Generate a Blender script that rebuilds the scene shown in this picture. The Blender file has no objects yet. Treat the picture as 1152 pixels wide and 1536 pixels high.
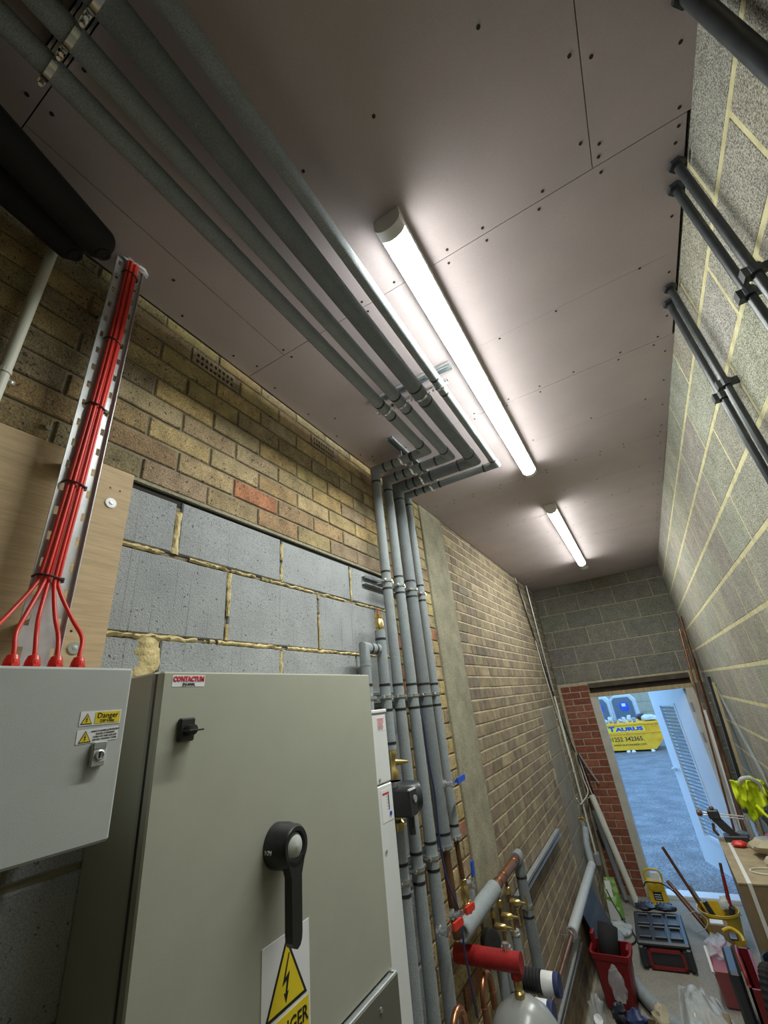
import bpy, math, random
from mathutils import Vector, Matrix, noise
random.seed(7)
S = bpy.context.scene
COL = S.collection
PI = math.pi
V = Vector

# ------------------------------------------------------------------ camera
cam_d = bpy.data.cameras.new('camera')
cam = bpy.data.objects.new('camera', cam_d)
COL.objects.link(cam)
cam_d.sensor_fit = 'HORIZONTAL'
cam_d.sensor_width = 36.0
cam_d.lens = 625.48 / 1152 * 36.0
cam_d.clip_start = 0.02
cam_d.clip_end = 200
AX = V((0.85567, -0.29682, -0.42398))      # world axes seen from the camera (right, down, forward)
AY = V((0.50754, 0.32089, 0.79964))
AZ = V((-0.10129, -0.89941, 0.42521))
CAMH = 2.12
right = V((AX[0], AY[0], AZ[0])); down = V((AX[1], AY[1], AZ[1])); fwd = V((AX[2], AY[2], AZ[2]))
m3 = Matrix((right, -down, -fwd)).transposed()
cam.matrix_world = Matrix.Translation((0, 0, CAMH)) @ m3.to_4x4()
S.camera = cam

# ------------------------------------------------------------------ world, exposure
w = bpy.data.worlds.new('overcast_sky')
S.world = w
w.use_nodes = True
bg = w.node_tree.nodes['Background']
bg.inputs['Color'].default_value = (0.31, 0.59, 1.0, 1)
bg.inputs['Strength'].default_value = .85
S.view_settings.view_transform = 'Standard'
S.view_settings.look = 'None'
S.view_settings.gamma = 1.0
S.view_settings.use_curve_mapping = False
S.view_settings.exposure = 1.5
LAMP_POWER = 30.0
LAMP_COLOR = (0.96, 1.0, 0.95)

# ------------------------------------------------------------------ materials
MATS = {}
def mat(name, col, rough=0.6, metal=0.0, var=0.0, vscale=8.0, bump=0.0, bscale=60.0, objcol=False, spec=0.5,
        speck=None, emit=None, alpha=1.0, trans=0.0, col2=None, stretch=None, cov=(0.45, 0.65), pits=None, lines=False):
    if name in MATS: return MATS[name]
    m = bpy.data.materials.new(name); m.use_nodes = True
    nt = m.node_tree; N = nt.nodes; Lk = nt.links
    b = N['Principled BSDF']
    b.inputs['Roughness'].default_value = rough
    b.inputs['Metallic'].default_value = metal
    b.inputs['Specular IOR Level'].default_value = spec
    b.inputs['Alpha'].default_value = alpha
    b.inputs['Transmission Weight'].default_value = trans
    geo = N.new('ShaderNodeNewGeometry')
    pos = geo.outputs['Position']
    if stretch:
        mp = N.new('ShaderNodeMapping'); mp.inputs['Scale'].default_value = stretch
        Lk.new(pos, mp.inputs['Vector']); pos = mp.outputs['Vector']
    if objcol:
        oi = N.new('ShaderNodeObjectInfo'); out = oi.outputs['Color']
    else:
        rgb = N.new('ShaderNodeRGB'); rgb.outputs[0].default_value = (*col, 1); out = rgb.outputs[0]
    if col2 is not None:
        nz = N.new('ShaderNodeTexNoise'); nz.inputs['Scale'].default_value = vscale; nz.inputs['Detail'].default_value = 5
        Lk.new(pos, nz.inputs['Vector'])
        rp = N.new('ShaderNodeMapRange'); rp.inputs[1].default_value = cov[0]; rp.inputs[2].default_value = cov[1]
        Lk.new(nz.outputs['Fac'], rp.inputs[0])
        mx = N.new('ShaderNodeMix'); mx.data_type = 'RGBA'
        Lk.new(rp.outputs[0], mx.inputs['Factor']); Lk.new(out, mx.inputs['A']); mx.inputs['B'].default_value = (*col2, 1)
        out = mx.outputs['Result']
    if var:
        nz = N.new('ShaderNodeTexNoise'); nz.inputs['Scale'].default_value = vscale; nz.inputs['Detail'].default_value = 6
        Lk.new(pos, nz.inputs['Vector'])
        rp = N.new('ShaderNodeMapRange'); rp.inputs[1].default_value = 0.3; rp.inputs[2].default_value = 0.7
        rp.inputs[3].default_value = 1 - var; rp.inputs[4].default_value = 1 + var
        Lk.new(nz.outputs['Fac'], rp.inputs[0])
        vm = N.new('ShaderNodeVectorMath'); vm.operation = 'SCALE'
        Lk.new(out, vm.inputs[0]); Lk.new(rp.outputs[0], vm.inputs['Scale']); out = vm.outputs[0]
    if speck:
        sc, amt = speck
        nz = N.new('ShaderNodeTexNoise'); nz.inputs['Scale'].default_value = sc; nz.inputs['Detail'].default_value = 2
        Lk.new(pos, nz.inputs['Vector'])
        rp = N.new('ShaderNodeMapRange'); rp.inputs[1].default_value = 0.35; rp.inputs[2].default_value = 0.65
        rp.inputs[3].default_value = 1 - amt; rp.inputs[4].default_value = 1 + amt
        Lk.new(nz.outputs['Fac'], rp.inputs[0])
        vm = N.new('ShaderNodeVectorMath'); vm.operation = 'SCALE'
        Lk.new(out, vm.inputs[0]); Lk.new(rp.outputs[0], vm.inputs['Scale']); out = vm.outputs[0]
    if lines:     # fine vertical drag marks on the face
        mp = N.new('ShaderNodeMapping'); mp.inputs['Scale'].default_value = (1, 130, 2.2)
        Lk.new(geo.outputs['Position'], mp.inputs['Vector'])
        nz = N.new('ShaderNodeTexNoise'); nz.inputs['Scale'].default_value = 1.0; nz.inputs['Detail'].default_value = 1
        Lk.new(mp.outputs['Vector'], nz.inputs['Vector'])
        rp = N.new('ShaderNodeMapRange'); rp.inputs[1].default_value = .66; rp.inputs[2].default_value = .72
        rp.inputs[3].default_value = 1.0; rp.inputs[4].default_value = .72
        Lk.new(nz.outputs['Fac'], rp.inputs[0])
        vm = N.new('ShaderNodeVectorMath'); vm.operation = 'SCALE'
        Lk.new(out, vm.inputs[0]); Lk.new(rp.outputs[0], vm.inputs['Scale']); out = vm.outputs[0]
    if pits:
        nz = N.new('ShaderNodeTexNoise'); nz.inputs['Scale'].default_value = pits[0]; nz.inputs['Detail'].default_value = 1
        Lk.new(pos, nz.inputs['Vector'])
        rp = N.new('ShaderNodeMapRange'); rp.inputs[1].default_value = pits[1]-.03; rp.inputs[2].default_value = pits[1]+.02
        rp.inputs[3].default_value = 1.0; rp.inputs[4].default_value = pits[2]
        Lk.new(nz.outputs['Fac'], rp.inputs[0])
        vm = N.new('ShaderNodeVectorMath'); vm.operation = 'SCALE'
        Lk.new(out, vm.inputs[0]); Lk.new(rp.outputs[0], vm.inputs['Scale']); out = vm.outputs[0]
    Lk.new(out, b.inputs['Base Color'])
    if bump:
        nz = N.new('ShaderNodeTexNoise'); nz.inputs['Scale'].default_value = bscale; nz.inputs['Detail'].default_value = 4
        Lk.new(pos, nz.inputs['Vector'])
        bp = N.new('ShaderNodeBump'); bp.inputs['Strength'].default_value = bump; bp.inputs['Distance'].default_value = 0.004
        Lk.new(nz.outputs['Fac'], bp.inputs['Height']); Lk.new(bp.outputs[0], b.inputs['Normal'])
    if emit:
        b.inputs['Emission Color'].default_value = (*emit[0], 1); b.inputs['Emission Strength'].default_value = emit[1]
    MATS[name] = m
    return m

M_MORTAR_L = mat('mortar_brown', (0.26, 0.225, 0.16), 0.95, var=0.3, vscale=14, bump=0.6, bscale=120)
M_MORTAR_F = mat('mortar_cream', (0.52, 0.45, 0.30), 0.95, var=0.25, vscale=14, bump=0.6, bscale=120)
M_MORTAR_Y = mat('mortar_yellow', (.50, .455, .26), 0.95, var=0.2, vscale=20, bump=0.7, bscale=110)
M_MORTAR_G = mat('mortar_grey_cream', (0.42, 0.38, 0.27), 0.95, var=0.2, vscale=20, bump=0.5, bscale=110)
M_BRICK = mat('stock_brick', (.4, .3, .15), 0.9, objcol=True, var=0.28, vscale=18, speck=(260, 0.35), bump=0.7, bscale=150, pits=(95, .69, .3))
M_FAR = [mat('far_brick_tone_%s' % n, c, 0.9, var=0.3, vscale=12, speck=(200, 0.25), bump=0.6, bscale=120)
         for n, c in (('tan', (.285, .228, .147)), ('brown', (.205, .158, .112)), ('umber', (.25, .197, .127)))]
M_REDB = mat('red_brick', (.25, .085, .05), 0.85, objcol=True, var=0.25, vscale=25, speck=(220, 0.2), bump=0.4, bscale=150)
M_BLOCK = mat('aerated_block_grey', (.33, .345, .355), 0.9, var=0.10, vscale=9, speck=(330, 0.2), bump=0.5, bscale=200, pits=(120, .715, .35), lines=True)
M_DBLOCK = mat('dense_block', (.37, .36, .30), 0.95, objcol=True, var=0.15, vscale=10, speck=(260, 0.62), bump=1.0, bscale=240)
M_PATCH = mat('patch_block_buff', (.27, .24, .185), 0.9, var=0.15, vscale=9, speck=(170, .2), bump=0.6, bscale=160)
M_CONC = mat('concrete_pilaster', (.29, .27, .19), 0.9, var=0.2, vscale=10, speck=(140, 0.2), bump=0.4, bscale=90)
M_PINK = mat('pink_plasterboard', (.50, .425, .425), 0.8, var=0.05, vscale=5, speck=(500, 0.06))
M_GAP = mat('dark_gap', (.03, .027, .025), 0.95, var=.1)
M_FLOOR = mat('dusty_concrete_floor', (.33, .31, .26), 0.8, var=0.18, vscale=7, speck=(80, 0.15), bump=0.3, bscale=60, col2=(.24, .23, .20))
M_FOAM = mat('grey_foam_lagging', (.285, .318, .333), 0.75, var=0.06, vscale=20, speck=(380, 0.2), bump=0.35, bscale=300)
M_FOAMD = mat('dark_grey_foam_lagging', (.20, .225, .24), 0.75, var=0.08, vscale=20, speck=(380, 0.2), bump=0.35, bscale=300)
M_TAPE = mat('black_tape', (.018, .018, .02), 0.5, var=.1)
M_RUBBER = mat('black_rubber_foam', (.012, .012, .014), 0.85, var=.2, bump=.3, bscale=200)
M_BLACK = mat('black_plastic', (.022, .022, .024), 0.35, var=.1)
M_IRON = mat('black_painted_iron', (.035, .04, .045), 0.35, var=.25, vscale=30, bump=.1)
M_GALV = mat('galvanised_steel', (.58, .61, .63), 0.35, 0.7, var=0.15, vscale=40)
M_ZINC = mat('bright_zinc', (.75, .77, .78), 0.22, 0.95, var=.1, vscale=40)
M_TRAY = mat('tray_zinc', (.66, .68, .70), 0.4, 0.55, var=0.1, vscale=30)
M_COP = mat('copper', (.50, .235, .13), 0.28, 0.95, var=0.25, vscale=14)
M_COPO = mat('oxidised_copper', (.20, .105, .06), 0.45, 0.6, var=0.3, vscale=14)
M_BRASS = mat('brass', (.62, .47, .19), 0.3, 0.9, var=0.2, vscale=40)
M_REDC = mat('red_cable', (.72, .045, .03), 0.4, var=.08)
M_REDP = mat('red_gland_plastic', (.65, .03, .02), 0.3, var=.08)
M_REDPT = mat('red_paint', (.33, .014, .014), 0.4, var=.15, vscale=20)
M_WHITEP = mat('white_plastic', (.78, .78, .74), 0.4, var=.04)
M_CREAM = mat('cream_conduit', (.70, .70, .60), 0.45, var=.06)
M_CAB = mat('beige_grey_enamel', (.40, .405, .335), 0.45, var=0.03, vscale=12, bump=.06, bscale=500)
M_CABD = mat('olive_lid_enamel', (.135, .13, .105), 0.5, var=0.05, vscale=12)
M_BOX = mat('light_grey_enamel', (.47, .50, .49), 0.45, var=0.03, vscale=12, bump=.06, bscale=500)
M_WUNIT = mat('white_enamel', (.74, .76, .76), 0.4, var=.03)
M_PLY = mat('plywood', (.56, .41, .24), 0.7, var=0.14, vscale=6, stretch=(1, 2, 28), bump=.15, bscale=80)
M_LENS = mat('lit_diffuser', (.9, .9, .9), 0.5, var=.01, emit=(LAMP_COLOR, LAMP_POWER))
M_LENSE = mat('lit_diffuser_edge', (.9, .9, .9), 0.5, var=.01, emit=(LAMP_COLOR, LAMP_POWER*.45))
M_LAMP = mat('lamp_white_plastic', (.80, .80, .78), 0.4, var=.02)
M_YEL = mat('sign_yellow', (.80, .62, .02), 0.5, var=.03)
M_INK = mat('sign_black', (.01, .01, .012), 0.5, var=.05)
M_PAPER = mat('sign_white', (.80, .81, .83), 0.5, var=.02)
M_REDI = mat('print_red', (.60, .03, .06), 0.5, var=.03)
M_BLUEI = mat('print_blue', (.02, .05, .50), 0.5, var=.03)
M_GREYI = mat('print_grey', (.30, .30, .32), 0.5, var=.03)
M_BLUEH = mat('blue_handle_grip', (.02, .09, .55), 0.35, var=.06)
M_REDH = mat('red_handle_grip', (.75, .05, .035), 0.35, var=.06)
M_BLUEC = mat('blue_cable', (.03, .045, .13), 0.45, var=.1)
M_DOOR = mat('pale_door_paint', (.66, .70, .74), 0.4, var=.03)
M_SLAT = mat('grey_slat_paint', (.40, .42, .43), 0.5, var=.04)
M_FRAME = mat('door_frame_paint', (.55, .53, .47), 0.55, var=.1, vscale=12)
M_WOODL = mat('raw_timber', (.42, .33, .19), 0.8, var=.2, vscale=8, stretch=(9, 9, 1))
M_LINTSHADE = mat('lintel_shadow_tone', (.075, .06, .045), 0.8, var=.3, vscale=10)  # dark colour standing for the shadow under the steel lintel
M_TARMAC = mat('tarmac', (.16, .165, .175), 0.75, var=.3, vscale=3, speck=(45, .45), bump=.8, bscale=50)
M_SKIP = mat('skip_yellow', (.95, .46, .01), 0.5, var=.12, vscale=5, col2=(.55, .30, .05), cov=(.62, .75))
M_LIME = mat('skip_lime_panel', (.98, .68, .01), 0.5, var=.05)
M_TOIG = mat('toilet_door_grey', (.12, .16, .21), 0.5, var=.06)
M_TOIW = mat('toilet_wall_pale', (.60, .62, .62), 0.5, var=.06)
M_GLASSY = mat('bottle_plastic', (.80, .84, .88), 0.12, trans=.85, var=.03)
M_CARD = mat('cardboard', (.25, .18, .10), 0.85, var=.12, vscale=10)
M_CARDL = mat('pale_cardboard_top', (.36, .29, .18), 0.85, var=.15, vscale=12)  # box lid, paler than the carton sides
M_HIVIS = mat('hi_vis_fabric', (.66, .80, .02), 0.7, var=.1, vscale=25, bump=.3)
M_SILV = mat('reflective_strip', (.50, .52, .50), 0.4, var=.06)
M_POLY = mat('clear_polythene', (.72, .76, .76), 0.25, var=.1, vscale=14, alpha=.55)
M_POLYT = mat('thin_polythene', (.75, .80, .84), 0.2, var=.1, vscale=14, alpha=.3)
M_TOOL = mat('toolbox_black', (.03, .034, .04), 0.4, var=.12)
M_TOOLR = mat('toolbox_red', (.22, .02, .02), 0.4, var=.1)
M_YELP = mat('yellow_plastic', (.66, .45, .02), 0.4, var=.08)
M_GREEN = mat('green_print', (.14, .34, .04), 0.5, var=.1, col2=(.5, .6, .3), vscale=20)
M_PINKP = mat('pink_plastic', (.34, .085, .09), 0.5, var=.1)
M_REDBIN = mat('red_bin_plastic', (.24, .008, .012), 0.45, var=.1)
M_NAVY = mat('dark_navy_plastic', (.02, .025, .04), 0.4, var=.1)
M_VESSEL = mat('vessel_enamel', (.30, .31, .30), 0.25, var=.04)
M_FOAMEXP = mat('expanding_foam', (.62, .50, .25), 0.8, var=.25, vscale=40, bump=1.0, bscale=90)
M_BLUEWRAP = mat('blue_white_wrap', (.70, .71, .70), 0.4, var=.06)
M_STONE = mat('cast_stone_beige', (.46, .40, .28), 0.8, var=.15, vscale=20)

# ------------------------------------------------------------------ mesh builder
class MB:
    def __init__(s):
        s.v = []; s.f = []; s.mi = []
    def face(s, idx, mi=0):
        s.f.append(idx); s.mi.append(mi)
    def box(s, a, b, mi=0, bev=0.0):
        x0, y0, z0 = a; x1, y1, z1 = b
        if bev <= 0:
            n = len(s.v)
            s.v += [(x0,y0,z0),(x1,y0,z0),(x1,y1,z0),(x0,y1,z0),(x0,y0,z1),(x1,y0,z1),(x1,y1,z1),(x0,y1,z1)]
            for q in ((0,3,2,1),(4,5,6,7),(0,1,5,4),(1,2,6,5),(2,3,7,6),(3,0,4,7)): s.face([n+i for i in q], mi)
        else:
            n = len(s.v); B = bev
            for z, i in ((z0, B), (z0+B, 0), (z1-B, 0), (z1, B)):
                for (x, y) in ((x0+B+i*0,y0+i),(x1-B,y0+i),(x1-i,y0+B),(x1-i,y1-B),(x1-B,y1-i),(x0+B,y1-i),(x0+i,y1-B),(x0+i,y0+B)):
                    s.v.append((x, y, z))
            s.face([n+i for i in range(7,-1,-1)], mi); s.face([n+24+i for i in range(8)], mi)
            for k in range(3):
                for i in range(8):
                    j = (i+1) % 8
                    s.face([n+8*k+i, n+8*k+j, n+8*k+8+j, n+8*k+8+i], mi)
        return s
    def tube(s, path, r, n=16, cap=True, mi=0, r_list=None, closed=False):
        P = [V(p) for p in path]
        base = len(s.v); k = len(P)
        d = (P[1]-P[0]).normalized()
        a = d.orthogonal().normalized(); bb = d.cross(a)
        offs = [a*math.cos(2*PI*i/n) + bb*math.sin(2*PI*i/n) for i in range(n)]
        for i in range(k):
            R = r_list[i] if r_list else r
            if i == 0 or i == k-1:
                for o in offs: s.v.append(tuple(P[i]+o*R))
            else:
                d2 = (P[i+1]-P[i])
                if d2.length < 1e-9: d2 = d.copy()
                d2.normalize(); nn = (d+d2)
                if nn.length < 1e-6: nn = d
                nn.normalize(); den = d.dot(nn); new = []
                for o in offs:
                    t = -(o.dot(nn))/max(den, .2); m = o + d*t
                    s.v.append(tuple(P[i]+m*R))
                    q = m - d2*m.dot(d2); q.normalize(); new.append(q)
                offs = new; d = d2
        for i in range(k-1):
            for j in range(n):
                j2 = (j+1) % n
                s.face([base+i*n+j, base+i*n+j2, base+(i+1)*n+j2, base+(i+1)*n+j], mi)
        if cap:
            s.face([base+j for j in range(n-1,-1,-1)], mi); s.face([base+(k-1)*n+j for j in range(n)], mi)
        return s
    def lathe(s, prof, c=(0,0,0), axis=(0,0,1), n=24, mi=0, a0=0.0, a1=2*PI):
        ax = V(axis).normalized(); u = ax.orthogonal().normalized(); w_ = ax.cross(u); c = V(c)
        base = len(s.v); full = abs(a1-a0-2*PI) < 1e-6; cols = n if full else n+1
        for (r, h) in prof:
            for i in range(cols):
                t = a0+(a1-a0)*i/n
                s.v.append(tuple(c + ax*h + (u*math.cos(t)+w_*math.sin(t))*r))
        for k in range(len(prof)-1):
            for i in range(n):
                j = (i+1) % cols if full else i+1
                s.face([base+k*cols+i, base+k*cols+j, base+(k+1)*cols+j, base+(k+1)*cols+i], mi)
        return s
    def prism(s, pts, o, ux, uy, depth, mi=0):
        o = V(o); ux = V(ux).normalized(); uy = V(uy).normalized(); nz = ux.cross(uy)
        n = len(s.v); k = len(pts)
        for dd in (0, depth):
            for (x, y) in pts: s.v.append(tuple(o+ux*x+uy*y+nz*dd))
        s.face([n+i for i in range(k-1,-1,-1)], mi); s.face([n+k+i for i in range(k)], mi)
        for i in range(k):
            j = (i+1) % k; s.face([n+i, n+j, n+k+j, n+k+i], mi)
        return s
    def ring(s, c, axis, R, r, n=20, m=8, mi=0, a0=0, a1=2*PI):
        ax = V(axis).normalized(); u = ax.orthogonal().normalized(); w_ = ax.cross(u); c = V(c)
        full = abs(a1-a0-2*PI) < 1e-6
        pts = [c+(u*math.cos(a0+(a1-a0)*i/n)+w_*math.sin(a0+(a1-a0)*i/n))*R for i in range(n+(0 if full else 1))]
        base = len(s.v); cnt = len(pts)
        for i, p in enumerate(pts):
            rad = (p-c).normalized()
            for j in range(m):
                t = 2*PI*j/m; s.v.append(tuple(p+rad*math.cos(t)*r+ax*math.sin(t)*r))
        for i in range(cnt if full else cnt-1):
            i2 = (i+1) % cnt
            for j in range(m):
                j2 = (j+1) % m; s.face([base+i*m+j, base+i2*m+j, base+i2*m+j2, base+i*m+j2], mi)
        return s
    def mesh(s, name, mats, smooth=False):
        me = bpy.data.meshes.new(name)
        me.from_pydata(s.v, [], s.f)
        if not isinstance(mats, (list, tuple)): mats = [mats]
        for m in mats: me.materials.append(m)
        if len(mats) > 1:
            me.polygons.foreach_set('material_index', s.mi)
        me.update()
        if smooth:
            me.polygons.foreach_set('use_smooth', [True]*len(me.polygons))
            me.set_sharp_from_angle(angle=math.radians(42))
        me.update()
        return me
    def obj(s, name, mats, parent=None, smooth=False, **kw):
        return link(name, s.mesh(name, mats, smooth), parent, **kw)

def link(name, me, parent=None, label=None, cat=None, group=None, kind=None, loc=None):
    o = bpy.data.objects.new(name, me); COL.objects.link(o)
    if parent is not None:
        o.parent = parent
        if parent.type == 'EMPTY' or True:
            pm = WM[parent.name] if parent.name in WM else Matrix()
            o.matrix_parent_inverse = pm.inverted()
    WM[o.name] = Matrix.Translation(loc) if loc else Matrix()
    if loc: o.location = loc
    if label: o['label'] = label
    if cat: o['category'] = cat
    if group: o['group'] = group
    if kind: o['kind'] = kind
    return o
WM = {}
def thing(name, label, cat, loc, group=None, kind=None):
    return link(name, None, None, label, cat, group, kind, loc)

def text_mesh(body, size, mtl, ext=0.0006, spacing=1.0, bold=0.0):
    cu = bpy.data.curves.new('lettering', 'FONT'); cu.body = body; cu.size = size; cu.extrude = ext
    cu.align_x = 'CENTER'; cu.align_y = 'CENTER'; cu.space_character = spacing; cu.offset = bold; cu.resolution_u = 2
    t = bpy.data.objects.new('lettering', cu); COL.objects.link(t)
    bpy.context.view_layer.update()
    me = bpy.data.meshes.new_from_object(t.evaluated_get(bpy.context.evaluated_depsgraph_get()))
    bpy.data.objects.remove(t); bpy.data.curves.remove(cu)
    me.name = 'lettering'; me.materials.clear(); me.materials.append(mtl)
    return me
def text(body, size, mtl, o, ux, uy, parent, sx=1.0, name='lettering', rot=0.0, bold=0.0, spacing=1.0, ext=0.0006):
    me = text_mesh(body, size, mtl, ext, spacing, bold)
    ux = V(ux).normalized(); uy = V(uy).normalized(); nz = ux.cross(uy)
    M = Matrix((ux*sx, uy, nz)).transposed().to_4x4(); M.translation = V(o)
    me.transform(M); me.update()
    return link(name, me, parent)
def arc(c, u, v_, r, a0, a1, n=8):
    c = V(c); u = V(u); v_ = V(v_)
    return [tuple(c+u*r*math.cos(a0+(a1-a0)*i/n)+v_*r*math.sin(a0+(a1-a0)*i/n)) for i in range(n+1)]
def spline(pts, per=8):
    P = [V(p) for p in pts]; P = [P[0]*2-P[1]] + P + [P[-1]*2-P[-2]]; out = []
    for i in range(1, len(P)-2):
        for k in range(per):
            t = k/per; a, b, c, d = P[i-1], P[i], P[i+1], P[i+2]
            out.append(tuple(0.5*((2*b)+(c-a)*t+(2*a-5*b+4*c-d)*t*t+(3*b-a-3*c+d)*t**3)))
    out.append(tuple(P[-2])); return out
def blob(c, size, amp=.25, freq=6.0, nu=18, nv=12, seed=0, flat=None):
    b = MB(); c = V(c)
    for j in range(nv+1):
        ph = PI*j/nv
        for i in range(nu):
            th = 2*PI*i/nu
            d = V((math.sin(ph)*math.cos(th), math.sin(ph)*math.sin(th), math.cos(ph)))
            k = 1+amp*noise.noise(d*freq*.35+V((seed, seed*2.3, 0)))+amp*.5*noise.noise(d*freq+V((seed*3.1, 0, seed)))
            p = V((d.x*size[0], d.y*size[1], d.z*size[2]))*k
            if flat is not None and p.z < flat: p.z = flat
            b.v.append(tuple(c+p))
    for j in range(nv):
        for i in range(nu):
            i2 = (i+1) % nu; b.face([j*nu+i, (j+1)*nu+i, (j+1)*nu+i2, j*nu+i2])
    return b
XA, YA, ZA = (1,0,0), (0,1,0), (0,0,1)

# ------------------------------------------------------------------ room shell
XL, XR, YB, ZC, YF = -1.079, 0.542, 6.395, 3.455, -4.2
def piece(name, parent, wall, a0, a1, z0, z1, m, depth=.02, ins=.003, col=None, proud=0.0, cache={}):
    """one brick or block on a wall face: front edges arrised; wall = 'L','R' or 'B'"""
    wdt, h = round(a1-a0, 4), round(z1-z0, 4)
    key = (wall, wdt, h, m.name, round(depth, 4), ins)
    if key not in cache:
        b = MB(); hw, hh = wdt/2, h/2; i = ins
        pr = [(-hw,-hh,0),(hw,-hh,0),(hw,hh,0),(-hw,hh,0),(-hw,-hh,depth-i),(hw,-hh,depth-i),(hw,hh,depth-i),(-hw,hh,depth-i),
              (-hw+i,-hh+i,depth),(hw-i,-hh+i,depth),(hw-i,hh-i,depth),(-hw+i,hh-i,depth)]
        for (p, q, n) in pr:
            b.v.append({'L': (n, p, q), 'R': (-n, -p, q), 'B': (p, -n, q)}[wall])
        for q in ((0,1,5,4),(1,2,6,5),(2,3,7,6),(3,0,4,7),(4,5,9,8),(5,6,10,9),(6,7,11,10),(7,4,8,11),(8,9,10,11)): b.face(list(q))
        cache[key] = b.mesh(name, m)
    cm, cz = (a0+a1)/2, (z0+z1)/2
    loc = {'L': (XL-depth+proud, cm, cz), 'R': (XR+depth-proud, cm, cz), 'B': (cm, YB+depth-proud, cz)}[wall]
    o = link(name, cache[key], parent, loc=loc)
    if col: o.color = (*col, 1)
    return o

floor = MB().box((XL-.1, YF, -.12), (XR+.1, YB+.02, 0)).obj('floor', M_FLOOR, kind='structure', label='dusty grey concrete floor of the narrow plant room', cat='floor')
wall_left = MB().box((XL-.14, YF, 0), (XL-.006, YB+.14, ZC+.15), 0).obj('wall_left', [M_MORTAR_L], kind='structure', label='long left wall of yellow and brown brick with grey block infill', cat='wall')
wall_right = MB().box((XR-.0008, YF, 0), (XR+.14, YB+.14, ZC+.15)).obj('wall_right', M_MORTAR_Y, kind='structure', label='right wall of pale grey concrete blocks with yellow mortar', cat='wall')
wb = MB()
for a, b in (((XL, 0), (-.70, 2.15)), ((.42, 0), (XR+.004, 2.15)), ((XL, 2.15), (XR+.004, ZC+.15))):
    wb.box((a[0], YB+.005, a[1]), (b[0], YB+.14, b[1]))
wall_back = wb.obj('wall_back', M_MORTAR_G, kind='structure', label='end wall of grey concrete blocks over the doorway with a red brick pier', cat='wall')
wall_front = MB().box((XL-.14, YF-.12, 0), (XR+.14, YF, ZC+.15)).obj('wall_front', M_CONC, kind='structure', label='plain concrete wall closing the room behind the camera', cat='wall')

# ceiling boards
ceiling = MB().box((XL-.1, YF, ZC+.014), (XR+.1, YB+.1, ZC+.15)).obj('ceiling', M_GAP, kind='structure', label='pink plasterboard ceiling in screwed sheets', cat='ceiling')
YR = [-4.2, -2.6, -.83, .063, .945, 1.83, 2.72, 3.505, 4.4, 5.3, 6.39]
def cboard(x0, x1, y0, y1, dz=0):
    g = .0012
    MB().box((x0+g, y0+g, ZC+dz), (x1-g, y1-g, ZC+.013+dz)).obj('ceiling_board', M_PINK, ceiling)
for i in range(len(YR)-1):
    y0, y1 = YR[i], YR[i+1]
    xr = .538 if i in (4, 6) else .541
    if i <= 3:
        xs = [XL+.001, -.877, .297, .541] if i == 3 else [XL+.001, -.40, .541]
    else: xs = [XL+.001, xr] if i != 4 else [XL+.001, -.24, .532]
    for a, b in zip(xs[:-1], xs[1:]): cboard(a, b, y0, y1)
sc = MB()
def screw(x, y): sc.lathe([(0, -.0006), (.0048, -.0006), (.0052, .0008)], (x, y, ZC), ZA, 8)
for i, y in enumerate(YR[1:-1]):
    for k in range(10):
        x = -1.0+k*.165+random.uniform(-.03, .03)
        if x < .52:
            screw(x, y-.022); 
            if random.random() < .8: screw(x+random.uniform(-.02, .02), y+.024)
for i in range(len(YR)-1):
    ym = (YR[i]+YR[i+1])/2
    for k in range(6): screw(-.98+k*.28+random.uniform(-.04, .04), ym+random.uniform(-.01, .01))
for k in range(30):
    screw(XR-.035, -.6+k*.23); screw(XL+.04, -.6+k*.23+.05)
for y in (.2, .42, .66, .86): screw(.275, y+.0); screw(.32, y+.03)
sc.obj('screw_head', M_GAP, ceiling, kind='stuff')
# pencil lines where the joists run, as thin grooves of graphite
pl = MB()
for y in (1.385, 2.29, 3.1, 3.95):
    pl.box((-.2, y-.0006, ZC-.0003), (.5, y+.0006, ZC))
pl.obj('pencil_line', M_GREYI, ceiling)

# left wall: near brick panel
YELL = [(.42,.32,.145), (.39,.30,.15), (.45,.35,.17), (.34,.26,.14), (.37,.28,.16), (.38,.27,.13), (.36,.28,.16)]
JT = .009
def cvar(c, a=.12):
    k = 1+random.uniform(-a, a); return tuple(max(0, x*k*(1+random.uniform(-.04, .04))) for x in c)
lintel_z = 2.788
L_bricks = []    # (y0,y1,z0,z1,colour)
for k in range(9):
    z0 = lintel_z+.0775*k; z1 = min(z0+.0775-JT, ZC-.004)
    off = (.575 if k % 2 == 0 else .683)-.225*6
    y = off
    while y < 2.56:
        y0, y1 = y, y+.225-JT
        y += .225
        if k == 7 and (abs(y0-.683) < .02 or abs(y0-1.358) < .02): continue
        if y0 > 2.56 : continue
        y1 = min(y1, 2.565)
        if y1-y0 < .03: continue
        c = random.choice(YELL)
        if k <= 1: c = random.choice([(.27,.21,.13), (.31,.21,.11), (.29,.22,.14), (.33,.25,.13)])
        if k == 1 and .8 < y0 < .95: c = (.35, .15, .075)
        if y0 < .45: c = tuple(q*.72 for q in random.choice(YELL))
        L_bricks.append((y0, y1, z0, z1, cvar(c)))
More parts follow.
